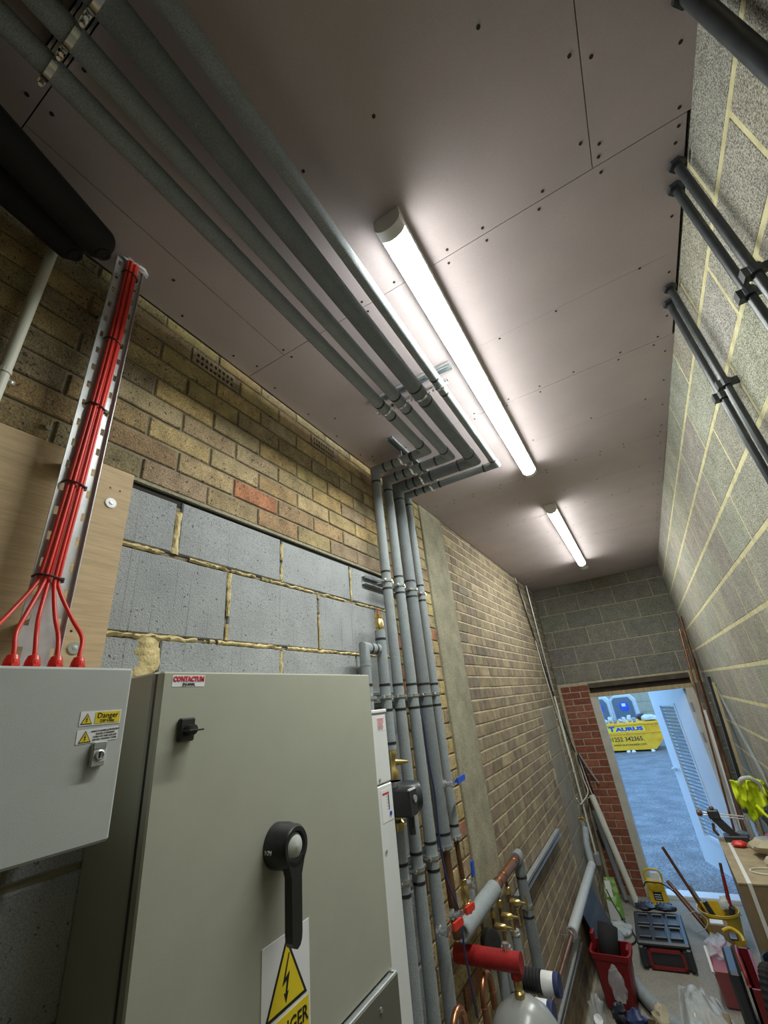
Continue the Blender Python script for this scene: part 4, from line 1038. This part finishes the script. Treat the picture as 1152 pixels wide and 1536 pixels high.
# wall strut with blue tape lining, low pipes
ch = channel('strut_channel', (XL+.002, 3.12, 1.02), (XL+.002, 4.52, 1.02), (1, 0, 0), 'long bright strut channel on the far brick wall behind the header', d_=.041)
ch = channel('strut_channel', (XL+.045, 3.0, .42), (XL+.045, 4.22, .44), (1, 0, 0), 'lower bright strut channel beside the bare copper pipe near the floor', d_=.041)
lp = thing('low_pipe', 'pale lagged pipe with bare copper end running low along the far wall', 'pipe', (-1.0, 4.6, .56))
MB().tube([(-1.0, 4.0, .556), (-1.0, 5.32, .566)], .036, 20).obj('pipe_lagging', M_BOX, lp, smooth=True)
MB().tube([(-1.0, 3.0, .55), (-1.0, 4.02, .556)], .014, 14).obj('copper_pipe', M_COP, lp, smooth=True)
MB().ring((-1.0, 4.0, .556), YA, .032, .008, 20, 8).obj('end_ring', M_GREYI, lp, smooth=True)
clamp_ring(lp, (-1.0, 3.96, .556), YA, .018, ZA, (-.07, 0, 0))
for y in (5.2, 5.24): MB().ring((-1.0, y, .565), YA, .036, .002, 20, 6).obj('joint_ring', M_GREYI, lp)
MB().tube([(-1.0, 5.33, .58), (-1.02, 5.42, .70), (-1.02, 5.55, .80)], .030, 16).obj('upstand_lagging', M_FOAM, lp, smooth=True)
tp = thing('wall_tap', 'small brass tap on the grey block patch of the far wall', 'tap', (XL, 5.62, .87))
MB().tube([(XL, 5.62, .87), (XL+.05, 5.62, .87), (XL+.07, 5.62, .84)], .012, 10).obj('tap_body', M_BRASS, tp)
MB().box((XL+.03, 5.585, .885), (XL+.045, 5.655, .893)).obj('tap_handle', M_BRASS, tp)
MB().tube([(XL+.07, 5.62, .845), (XL+.06, 5.65, .78), (XL+.05, 5.66, .70)], .009, 8).obj('tap_tail', M_ZINC, tp)
# ------------------------------------------------------------------ right-hand corner: pipes, timber, bench
def lean(name, label, a, b, r, m, cat, n=14):
    return MB().tube([a, b], r, n).obj(name, m, None, smooth=True, label=label, cat=cat)
lean('copper_pipe', 'shorter bright copper pipe leaning at the right door jamb', (.215, 6.15, .015), (.50, 6.30, 2.63), .011, M_COP, 'pipe')
lean('copper_pipe', 'tallest copper pipe leaning against the right wall near the end corner', (.29, 5.98, .012), (.52, 5.9, 2.73), .014, M_COPO, 'pipe')
lean('copper_pipe', 'dull brown copper pipe leaning between the tall pipe and the black bar', (.30, 5.8, .015), (.50, 6.05, 2.28), .016, M_COPO, 'pipe')
MB().prism([(-.016, -.016), (.016, -.016), (.016, .016), (-.016, .016)], (.318, 5.5, .02), (.97, 0, -.1), (0, 1, 0), 2.09).obj('black_bar', M_BLACK, None, label='black square bar leaning against the right wall beside a batten', cat='bar')
b = MB(); b.v = []
def slanted(name, label, a, bt, wx, wy, m, cat):
    a = V(a); e = V(bt)-a; L = e.length; e.normalize(); u = V((0, 1, 0)).cross(e).normalized(); v_ = e.cross(u)
    return MB().prism([(-wx, -wy), (wx, -wy), (wx, wy), (-wx, wy)], a, u, v_, L).obj(name, m, None, label=label, cat=cat)
bpy.data.objects.remove(bpy.data.objects['black_bar'])
slanted('black_bar', 'black square bar leaning against the right wall beside a batten', (.335, 5.5, .02), (.515, 5.45, 2.085), .013, .013, M_BLACK, 'bar')
slanted('timber_batten', 'raw pale timber batten leaning behind the black bar', (.375, 5.42, .02), (.525, 5.38, 2.03), .010, .022, M_WOODL, 'batten')
slanted('plastic_trim', 'white plastic trim length leaning at the right door jamb', (.30, 6.05, .01), (.43, 6.25, 1.75), .012, .006, M_WHITEP, 'trim')
slanted('polythene_strip', 'strip of clear polythene hanging on the right wall above the vest', (.53, 4.6, 1.35), (.531, 5.35, 1.95), .0015, .05, M_POLYT, 'polythene')
# tall cardboard box used as a bench
bx = thing('cardboard_box', 'big taped cardboard box used as a bench at the right wall', 'box', (.32, 4.47, 0))
MB().box((.103, 4.01, .004), (.538, 4.96, .895)).obj('carton', M_CARD, bx)
MB().box((.098, 4.005, .895), (.539, 4.965, .903)).obj('carton_lid', M_CARDL, bx)
tpb = MB().box((.150, 4.003, .903), (.172, 4.967, .9045)); tpb.box((.150, 4.002, .45), (.172, 4.0045, .9045)); tpb.obj('packing_tape', M_WHITEP, bx)
# cast pipe flange thing, ring of pale cord
sm_ = thing('dust_mask', 'beige moulded mask with round filter lying on the cardboard box', 'mask', (.37, 4.42, .9))
b = blob((.385, 4.52, .965), (.12, .11, .045), .25, 5, 20, 10, seed=2, flat=-.05); b.obj('mask_shell', M_STONE, sm_, smooth=True)
MB().lathe([(0, .004), (.05, .004), (.055, 0), (.03, -.006)], (.385, 4.53, 1.008), ZA, 24).obj('mask_filter', M_GREYI, sm_, smooth=True)
MB().lathe([(.03, .0), (.085, .01), (.10, .03), (.085, .05), (.05, .055)], (.40, 4.30, .905), ZA, 20).obj('mask_seal', M_STONE, sm_, smooth=True)
rp = MB().ring((.30, 4.22, .908), ZA, .10, .005, 28, 8); 
for i in range(len(rp.v)):
    x, y, z = rp.v[i]; rp.v[i] = (x, 4.22+(y-4.22)*.6, z)
rp.obj('cord_ring', M_CREAM, None, smooth=True, label='loop of pale cord lying on the cardboard box', cat='cord')
# bottle
bt = thing('water_bottle', 'clear plastic water bottle standing on the cardboard box', 'bottle', (.37, 4.80, .903))
MB().lathe([(0, 0), (.034, .0), (.036, .01), (.034, .06), (.037, .07), (.034, .08), (.037, .13), (.030, .165), (.016, .195), (.014, .205), (0, .206)], (.34, 4.80, .904), ZA, 20).obj('bottle_body', M_GLASSY, bt, smooth=True)
MB().lathe([(0, .022), (.016, .022), (.016, 0)], (.34, 4.80, 1.105), ZA, 16).obj('bottle_cap', M_BLUEC, bt, smooth=True)
# sash cramp / vice
vc = thing('bar_clamp', 'steel bar clamp with red knob jutting out over the cardboard box', 'clamp', (.2, 4.9, 1.05))
for dz in (-.009, .009): MB().tube([(.055, 4.86, 1.085+dz), (.37, 4.84, 1.058+dz)], .0055, 10).obj('guide_bar', M_ZINC, vc, smooth=True)
MB().lathe([(0, 0), (.018, .003), (.022, .018), (.022, .03), (.016, .04), (0, .042)], (.052, 4.86, 1.088), (-1, 0, .06), 16).obj('end_knob', M_COPO, vc, smooth=True)
MB().box((.085, 4.83, 1.05), (.165, 4.89, 1.112), bev=.008).obj('clamp_head', M_IRON, vc)
b = MB().prism([(-.02, 0), (.05, 0), (.12, -.10), (.16, -.125), (.11, -.135), (.04, -.09)], (.11, 4.88, 1.06), XA, ZA, .035); b.obj('clamp_arm', M_IRON, vc)
MB().lathe([(0, 0), (.012, 0), (.018, .01), (.014, .02), (0, .022)], (.125, 4.86, 1.112), ZA, 12).obj('top_knob', M_COPO, vc)
MB().tube([(.10, 4.86, 1.02), (.09, 4.86, .97), (.11, 4.86, .94)], .010, 8).obj('trigger', M_COPO, vc)
MB().box((.14, 4.82, .903), (.30, 4.92, .945), bev=.006).obj('clamp_foot', M_IRON, vc)
for i, (x, y, z, s, m, lab) in enumerate(((.22, 4.72, .925, (.05, .035, .02), M_REDH, 'orange and grey hand tool lying on the box by the clamp'), (.45, 4.82, .94, (.05, .05, .035), M_REDPT, 'red capped tin behind the bottle on the cardboard box'),
                          (.49, 4.68, .93, (.04, .05, .025), M_GREYI, 'grey oddment at the right end of the cardboard box'), (.27, 4.90, .935, (.045, .03, .03), M_TOIG, 'dark teal glove lump behind the bottle on the box'))):
    blob((x, y, z), s, .35, 6, 14, 10, seed=i+30, flat=-.02).obj('hand_tool' if i == 0 else 'oddment', m, None, smooth=True, label=lab, cat='tool' if i == 0 else 'oddment')
# hi-vis vest, crumpled on a hook at the wall
hv = thing('hi_vis_vest', 'crumpled yellow high-visibility vest hanging at the right wall', 'vest', (.46, 4.85, 1.2))
def cloth(c, sx, sy, sz, seed, m, name, n=26):
    b = MB()
    for j in range(n+1):
        for i in range(n+1):
            u, v_ = i/n-.5, j/n-.5
            w_ = noise.noise(V((u*4+seed, v_*2.5, seed)))
            w2 = noise.noise(V((u*11, v_*6+seed, 1.3)))
            taper = 1-.55*max(0, -v_*1.6)
            x = c[0]+u*sx*taper+.02*w_; y = c[1]+sy*(w_+.35*w2)-.05*v_; z = c[2]+v_*sz+.02*w2-.05*abs(u)
            b.v.append((min(x, XR-.012), y, z))
    for j in range(n):
        for i in range(n): b.face([j*(n+1)+i, j*(n+1)+i+1, (j+1)*(n+1)+i+1, (j+1)*(n+1)+i])
    o = b.obj(name, m, hv, smooth=True)
    md = o.modifiers.new('thickness', 'SOLIDIFY'); md.thickness = .006
    return o
cloth((.415, 4.80, 1.20), .20, .08, .27, 3.1, M_HIVIS, 'front_panel')
cloth((.49, 4.86, 1.17), .15, .07, .30, 8.7, M_HIVIS, 'back_panel')
blob((.44, 4.85, 1.27), (.075, .06, .065), .4, 6, 18, 12, seed=5).obj('folded_shoulder', M_HIVIS, hv, smooth=True)
cs = MB().tube(spline([(.37, 4.78, 1.30), (.40, 4.76, 1.335), (.45, 4.77, 1.335), (.50, 4.79, 1.29), (.51, 4.80, 1.22)], 6), .016, 10); cs.obj('reflective_band', M_SILV, hv, smooth=True)
MB().tube(spline([(.42, 4.72, 1.17), (.46, 4.68, 1.10), (.50, 4.66, 1.03), (.52, 4.65, .96)], 6), .013, 10).obj('vest_strap', M_HIVIS, hv, smooth=True)
blob((.48, 4.70, 1.06), (.05, .06, .10), .4, 6, 16, 12, seed=13).obj('dark_jacket', M_TOOL, None, smooth=True, label='dark jacket bundled under the high-visibility vest', cat='jacket')

# ------------------------------------------------------------------ floor clutter
# yellow site transformer
tf = thing('site_transformer', 'yellow portable site transformer with carry handle by the door sill', 'transformer', (-.585, 6.25, 0))
MB().prism([(-.082, .0), (.082, .0), (.078, .20), (-.078, .20)], (-.585, 6.30, 0), XA, ZA, .10).obj('transformer_case', M_YELP, tf)
MB().tube(spline([(-.66, 6.25, .19), (-.665, 6.25, .25), (-.63, 6.25, .285), (-.54, 6.25, .285), (-.505, 6.25, .25), (-.51, 6.25, .19)], 6), .011, 10).obj('carry_handle', M_YELP, tf, smooth=True)
for x in (-.622, -.55):
    s_ = MB().lathe([(0, .012), (.018, .012), (.030, .008), (.031, 0)], (x, 6.20, .155), (0, -1, 0), 20).obj('socket', M_YELP, tf, smooth=True)
MB().box((-.625, 6.197, .045), (-.545, 6.2, .115)).obj('rating_label', M_INK, tf)
for i in range(3): MB().box((-.615, 6.195, .055+.018*i), (-.555, 6.197, .060+.018*i)).obj('label_line', M_PAPER, tf)
MB().box((-.605, 6.197, .012), (-.565, 6.2, .030)).obj('maker_plate', M_INK, tf)
MB().box((-.60, 6.23, .20), (-.53, 6.27, .265)).obj('paper_tag', M_PAPER, tf)
MB().tube(spline([(-.69, 6.19, .16), (-.66, 6.17, .20), (-.6, 6.16, .205), (-.5, 6.17, .19), (-.4, 6.15, .12), (-.33, 6.1, .03), (-.25, 6.05, .012)], 6), .006, 8).obj('black_lead', M_TAPE, None, smooth=True, label='black lead slung across the yellow transformer', cat='cable')
# black and red stacking tool case
tc = thing('tool_case', 'black stackable tool case with red framed end on the floor', 'tool case', (-.57, 5.25, 0))
ang = math.radians(4); ca, sa = math.cos(ang), math.sin(ang)
def tcp(b, cx=-.56, cy=5.28):
    for i in range(len(b.v)):
        x, y, z = b.v[i]; b.v[i] = (cx+x*ca-y*sa, cy+x*sa+y*ca, z)
    return b
tcp(MB().box((-.185, -.27, .004), (.185, .27, .145), bev=.02)).obj('case_body', M_TOOL, tc)
lid = tcp(MB().box((-.195, -.28, .140), (.195, .28, .175), bev=.012)).obj('case_lid', M_TOOL, tc)
for i in range(3):
    for j in range(2):
        x0 = -.165+i*.115; y0_ = -.23+j*.235
        rb = MB(); rb.box((x0, y0_, .175), (x0+.095, y0_+.02, .192), bev=.004); rb.box((x0, y0_+.175, .175), (x0+.095, y0_+.195, .192), bev=.004)
        rb.box((x0, y0_, .175), (x0+.012, y0_+.195, .188), bev=.003); rb.box((x0+.083, y0_, .175), (x0+.095, y0_+.195, .188), bev=.003)
        tcp(rb).obj('lid_cleat', M_TOOL, lid)
fr_ = MB()
for a in ((-.13, .13, .012, .03), (-.13, .13, .115, .133)): fr_.box((a[0], -.288, a[2]), (a[1], -.268, a[3]))
for a in (-.13, .108): fr_.box((a, -.288, .012), (a+.022, -.268, .133))
fc_ = tcp(fr_).obj('red_frame', M_TOOLR, tc)
for i in range(6):
    for x in (-.118, .108): tcp(MB().box((x, -.292, .03+i*.015), (x+.012, -.286, .037+i*.015))).obj('frame_rib', M_TOOLR, fc_)
for x in (-.19, .15): tcp(MB().box((x, -.30, .02), (x+.04, -.26, .15), bev=.008)).obj('corner_bumper', M_TOOL, tc)
gl = thing('work_gloves', 'pair of dark blue work gloves on the far end of the tool case', 'gloves', (-.56, 5.62, .16))
for i, x in enumerate((-.66, -.5)):
    b = blob((x, 5.58, .20), (.09, .06, .022), .3, 6, 14, 8, seed=i+60); gg = b.obj('glove_palm', M_NAVY, gl, smooth=True)
    for k in range(4):
        MB().tube([(x-.05+k*.03, 5.60, .20), (x-.055+k*.032, 5.66, .205), (x-.05+k*.033, 5.69, .195)], .011, 8).obj('glove_finger', M_BLUEC if k % 2 else M_NAVY, gg, smooth=True)
# green and white packet, grey-white paper
gp = thing('plaster_bag', 'part-used white and green paper bag slumped by the left wall', 'bag', (-.98, 5.8, 0))
b = MB().prism([(-.07, 0), (.06, 0), (.055, .20), (.035, .30), (-.05, .30), (-.07, .20)], (-.965, 5.86, .002), XA, (0, .25, 1), .08)
b.obj('bag_body', M_GREEN, gp)
MB().prism([(-.055, .17), (.005, .17), (.0, .295), (-.05, .295)], (-.965, 5.779, .002), XA, (0, .25, 1), .004).obj('white_panel', M_PAPER, gp)
MB().prism([(-.068, .0), (.03, .0), (.0, .12), (-.068, .15)], (-.965, 5.779, .002), XA, (0, .25, 1), .004).obj('clear_patch', M_TOIW, gp)
blob((-.93, 5.55, .03), (.11, .14, .03), .4, 6, 16, 8, seed=44, flat=-.028).obj('dust_bag', M_POLY, None, smooth=True, label='pale crumpled polythene between the bag and the tool case', cat='polythene')
MB().tube(spline([(-1.0, 5.75, .25), (-.95, 5.68, .15), (-.88, 5.62, .05), (-.8, 5.45, .012), (-.84, 5.32, .012), (-.95, 5.34, .012)], 6), .006, 8).obj('black_lead', M_TAPE, None, smooth=True, label='black lead curling on the floor by the green and white bag', cat='cable')
slanted('slate_sheet', 'dark grey flat offcut leaning on the left wall behind the red bin', (-.90, 5.0, .012), (-1.06, 5.0, .42), .008, .30, M_TOOL, 'sheet')
# red bin with black duct elbow
rbn = thing('red_bin', 'tall red plastic bin holding a black duct offcut', 'bin', (-.86, 4.45, 0))
prof_o = [(-.10, -.075), (.10, -.075), (.115, -.05), (.115, .05), (.10, .075), (-.10, .075), (-.115, .05), (-.115, -.05)]
b = MB(); levels = [(.0, .86), (.30, 1.12), (.30, 1.22), (.335, 1.24), (.335, 1.10), (.03, .80)]
for (z, k) in levels:
    for (x, y) in prof_o: b.v.append((-.865+x*k+.02*z/.33, 4.47+y*k*1.25-.05*z/.33, z+.003))
for l in range(len(levels)-1):
    for i in range(8):
        j = (i+1) % 8; b.face([l*8+i, l*8+j, (l+1)*8+j, (l+1)*8+i])
b.face(list(range(7, -1, -1))); b.face([40+i for i in range(8)])
b.obj('bin_body', M_REDBIN, rbn)
MB().box((-.98, 4.45, .30), (-.955, 4.53, .40), bev=.006).obj('bin_handle', M_REDBIN, rbn)
MB().box((-.735, 4.37, .30), (-.715, 4.45, .36), bev=.006).obj('bin_handle', M_REDBIN, rbn)
b = MB().lathe([(.068, 0), (.072, 0), (.072, .11), (.068, .11)], (-.85, 4.46, .16), ZA, 24)
bb = MB().tube([(-.868, 4.42, .20), (-.862, 4.44, .34), (-.835, 4.47, .45)], .070, 24, cap=False); bb2 = bb.obj('duct_offcut', M_RUBBER, None, smooth=True, label='black plastic duct elbow standing in the red bin', cat='duct')
mdf = bb2.modifiers.new('thickness', 'SOLIDIFY'); mdf.thickness = .004
blob((-.83, 4.27, .20), (.05, .02, .10), .4, 7, 14, 12, seed=70).obj('polythene_scrap', M_POLYT, None, smooth=True, label='scrap of clear polythene clinging to the red bin', cat='polythene')
# grey lagging length on the floor
MB().tube(spline([(-.925, 5.35, .05), (-.885, 5.12, .05), (-.835, 4.87, .05), (-.785, 4.67, .05), (-.70, 4.50, .05), (-.58, 4.32, .05), (-.42, 4.12, .05)], 8), .044, 20).obj('loose_lagging', M_FOAM, None, smooth=True, label='loose length of grey pipe lagging curving across the floor', cat='lagging')
# yellow bucket of tools
bk = thing('yellow_bucket', 'yellow bucket full of tools before the door sill', 'bucket', (-.08, 5.5, 0))
MB().lathe([(0, .004), (.115, .004), (.150, .24), (.158, .245), (.158, .262), (.150, .262), (.145, .245), (.110, .015), (0, .015)], (-.08, 5.50, 0), ZA, 32).obj('bucket_body', M_YELP, bk, smooth=True)
MB().tube(arc((-.08, 5.50, .24), (1, 0, 0), (0, -.9, .1), .165, 0, PI, 14), .004, 8).obj('bail_handle', M_GALV, bk)
random.seed(3)
lean('copper_pipe', 'long bright copper pipe standing slantwise in the yellow bucket', (-.12, 5.54, .03), (-.345, 5.30, .73), .013, M_COP, 'pipe')
for i, (x, y, x2, y2, z2, r, m, lab) in enumerate(((-.14, 5.48, -.42, 5.72, .36, .016, M_COPO, 'dull copper offcut leaning left out of the yellow bucket'), (-.15, 5.44, -.38, 5.62, .33, .018, M_COPO, 'second dull copper offcut leaning left from the bucket'),
        (-.02, 5.52, .06, 5.58, .56, .012, M_COPO, 'short copper stub upright at the right of the bucket'), (.0, 5.48, .05, 5.50, .50, .010, M_REDPT, 'thin red rod upright at the right of the bucket'), (-.06, 5.45, -.16, 5.42, .33, .020, M_IRON, 'dark pipe wrench handle lying across the bucket'),
        (-.10, 5.55, -.24, 5.66, .36, .009, M_ZINC, 'bright spanner sticking up left in the bucket'), (-.08, 5.44, .03, 5.42, .30, .022, M_TOOL, 'black tool grip lying over the bucket rim'))):
    lean('copper_offcut' if 'copper' in lab else 'hand_tool', lab, (x, y, .04), (x2, y2, z2), r, m, 'pipe' if 'copper' in lab else 'tool')
blob((-.01, 5.56, .27), (.05, .05, .05), .4, 6, 12, 8, seed=88).obj('rag', M_TOIW, None, smooth=True, label='pale rag stuffed in the back of the yellow bucket', cat='rag')
# flat yellow stapler-like tool and carton before the bucket
sm2 = MB().box((-.17, 5.16, .004), (-.04, 5.25, .27), bev=.004).obj('small_carton', M_CARD, None, label='small open cardboard carton in front of the yellow bucket', cat='carton')
MB().box((-.16, 5.17, .27), (-.07, 5.24, .275)).obj('carton_paper', M_PAPER, sm2)
lv = thing('hand_tool', 'yellow and black tool handle lying below the small carton', 'tool', (.0, 5.0, .3))
slv = MB().tube(spline([(-.09, 4.98, .30), (-.03, 5.01, .31), (.02, 4.95, .30), (.03, 4.86, .29)], 6), .012, 12).obj('tool_frame', M_YELP, lv, smooth=True)
MB().box((-.06, 4.89, .28), (.0, 4.97, .30), bev=.008).obj('tool_core', M_BLACK, lv)
# pink tub, black case, red carry crate, clear bags
pt = thing('pink_tub', 'pink plastic tub holding clear bags beside the black case', 'tub', (-.13, 4.9, 0))
b = MB().box((-.21, 4.64, .003), (-.10, 5.02, .22), bev=.01)
for i in range(len(b.v)):
    x, y, z = b.v[i]; k = 1+.25*z/.27; b.v[i] = (-.14+(x+.14)*k, 4.85+(y-4.85)*k, z)
b.obj('tub_body', M_PINKP, pt)
blob((-.15, 4.88, .25), (.08, .16, .035), .5, 7, 20, 10, seed=91).obj('clear_bag', M_POLYT, None, smooth=True, label='clear polythene bag heaped in the pink tub', cat='bag')
MB().tube([(-.235, 4.78, .27), (-.225, 4.60, .20)], .010, 10).obj('marker_pen', M_PAPER, None, label='white and dark marker pen on the edge of the pink tub', cat='pen')
MB().tube(spline([(-.26, 4.97, .31), (-.28, 5.04, .36), (-.23, 5.08, .37), (-.17, 5.03, .34), (-.20, 4.96, .31), (-.26, 4.9, .30)], 6), .003, 6).obj('wire_scrap', M_GREYI, None, smooth=True, label='curl of grey wire above the pink tub', cat='wire')
MB().box((-.125, 4.26, .004), (-.055, 4.60, .36), bev=.015).obj('black_case', M_TOOL, None, label='upright black case between the pink tub and the red crate', cat='case')
rc = thing('red_crate', 'dark red plastic crate with cut-out handle beside the black case', 'crate', (.05, 4.3, 0))
b = MB()
for (x0, x1, y0_, y1_) in ((-.035, -.02, 4.05, 4.55), (.03, .045, 4.05, 4.55), (-.035, .045, 4.05, 4.065), (-.035, .045, 4.535, 4.55)): b.box((x0, y0_, .004), (x1, y1_, .38))
b.box((-.035, 4.05, .004), (.045, 4.55, .02)); b.obj('crate_body', M_TOOLR, rc)
hd = MB().tube(spline([(-.03, 4.10, .37), (-.03, 4.13, .42), (-.035, 4.28, .44), (-.03, 4.44, .42), (-.03, 4.48, .37)], 6), .011, 10).obj('crate_handle', M_TOOLR, rc, smooth=True)
# black bin with coiled hose at the right edge
db = thing('black_bin', 'dark plastic bin draped with ribbed black hose at the right edge', 'bin', (.21, 3.7, 0))
MB().lathe([(0, .004), (.095, .004), (.125, .60), (.13, .60), (.13, .615), (.12, .615), (.115, .60), (.09, .02), (0, .02)], (.205, 3.83, 0), ZA, 32).obj('bin_body', M_NAVY, db, smooth=True)
for i in range(4):
    pts = spline([(.10+i*.05, 3.76-i*.02, .60+.01*i), (.065+i*.045, 3.68-i*.02, .60), (.035+i*.045, 3.60-i*.02, .42), (.045+i*.04, 3.52-i*.02, .20), (.09+i*.04, 3.48-i*.02, .03)], 14)
    rl = [.030+.004*(j % 2) for j in range(len(pts))]
    MB().tube(pts, .03, 14, r_list=rl).obj('hose_turn', M_RUBBER, db)
blob((.215, 3.83, .60), (.06, .05, .025), .4, 6, 12, 8, seed=55).obj('rag', M_PAPER, None, smooth=True, label='white rag in the mouth of the dark plastic bin', cat='rag')
# clear sheet in the foreground
b = MB(); n = 34
for j in range(n+1):
    for i in range(n+1):
        u, v_ = i/n, j/n
        x = -.50+u*(.46-.22*v_); y = 4.05+v_*.78-.10*u
        h_ = .05+.09*math.sin(PI*min(1, u*1.1))*math.sin(PI*min(1, v_*1.05))+.045*noise.noise(V((u*3.2, v_*3.2, 4.2)))+.022*noise.noise(V((u*9, v_*9, 1.2)))
        edge = min(u, 1-u, v_, 1-v_); h_ *= min(1, edge*6)
        b.v.append((x, y, max(.006, h_)))
for j in range(n):
    for i in range(n): b.face([j*(n+1)+i, j*(n+1)+i+1, (j+1)*(n+1)+i+1, (j+1)*(n+1)+i])
o = b.obj('polythene_sheet', M_POLY, None, label='big crumpled clear polythene sheet on the floor in front', cat='polythene')
MB().box((-.36, 4.16, .006), (-.20, 4.40, .09), bev=.006).obj('sheeted_carton', M_CARD, None, label='brown carton showing through the polythene sheet', cat='carton')
# bits at the foot of the wall in front
oc = MB(); 
for a in (((-.86, 3.98, .004), (-.62, 3.985, .10)), ((-.86, 4.17, .004), (-.62, 4.175, .10)), ((-.86, 3.98, .004), (-.855, 4.175, .10)), ((-.625, 3.98, .004), (-.62, 4.175, .10)), ((-.86, 3.98, .004), (-.62, 4.175, .01))): oc.box(*a)
oc.obj('open_carton', M_CARD, None, label='small open carton at the foot of the red bin', cat='carton')
for i, (x, y, z, s, m, lab, nm) in enumerate(((-.96, 4.05, .12, (.05, .06, .11), M_POLYT, 'clear bag of fittings propped by the left wall', 'bag_of_fittings'), (-.83, 4.1, .13, (.05, .04, .05), M_NAVY, 'dark blue rag in the open carton', 'rag'),
        (-.73, 4.1, .11, (.06, .05, .05), M_BLUEC, 'purple-blue packet in the open carton', 'packet'), (-.60, 4.28, .06, (.06, .08, .055), M_STONE, 'crumpled beige paper beside the loose lagging', 'crumpled_paper'),
        (-.52, 4.18, .04, (.05, .05, .035), M_PAPER, 'crumpled white paper beside the loose lagging', 'crumpled_paper'))):
    blob((x, y, z), s, .45, 7, 16, 12, seed=i+100, flat=-z+.006).obj(nm, m, None, smooth=True, label=lab, cat='bag' if 'bag' in nm else 'rag' if nm == 'rag' else 'paper' if 'paper' in nm else 'packet')
MB().lathe([(0, 0), (.028, 0), (.028, .05), (0, .05)], (-.965, 4.02, .10), (.3, -.6, .7), 16).obj('white_fitting', M_PAPER, None, label='white plastic fitting in the clear bag by the wall', cat='fitting')
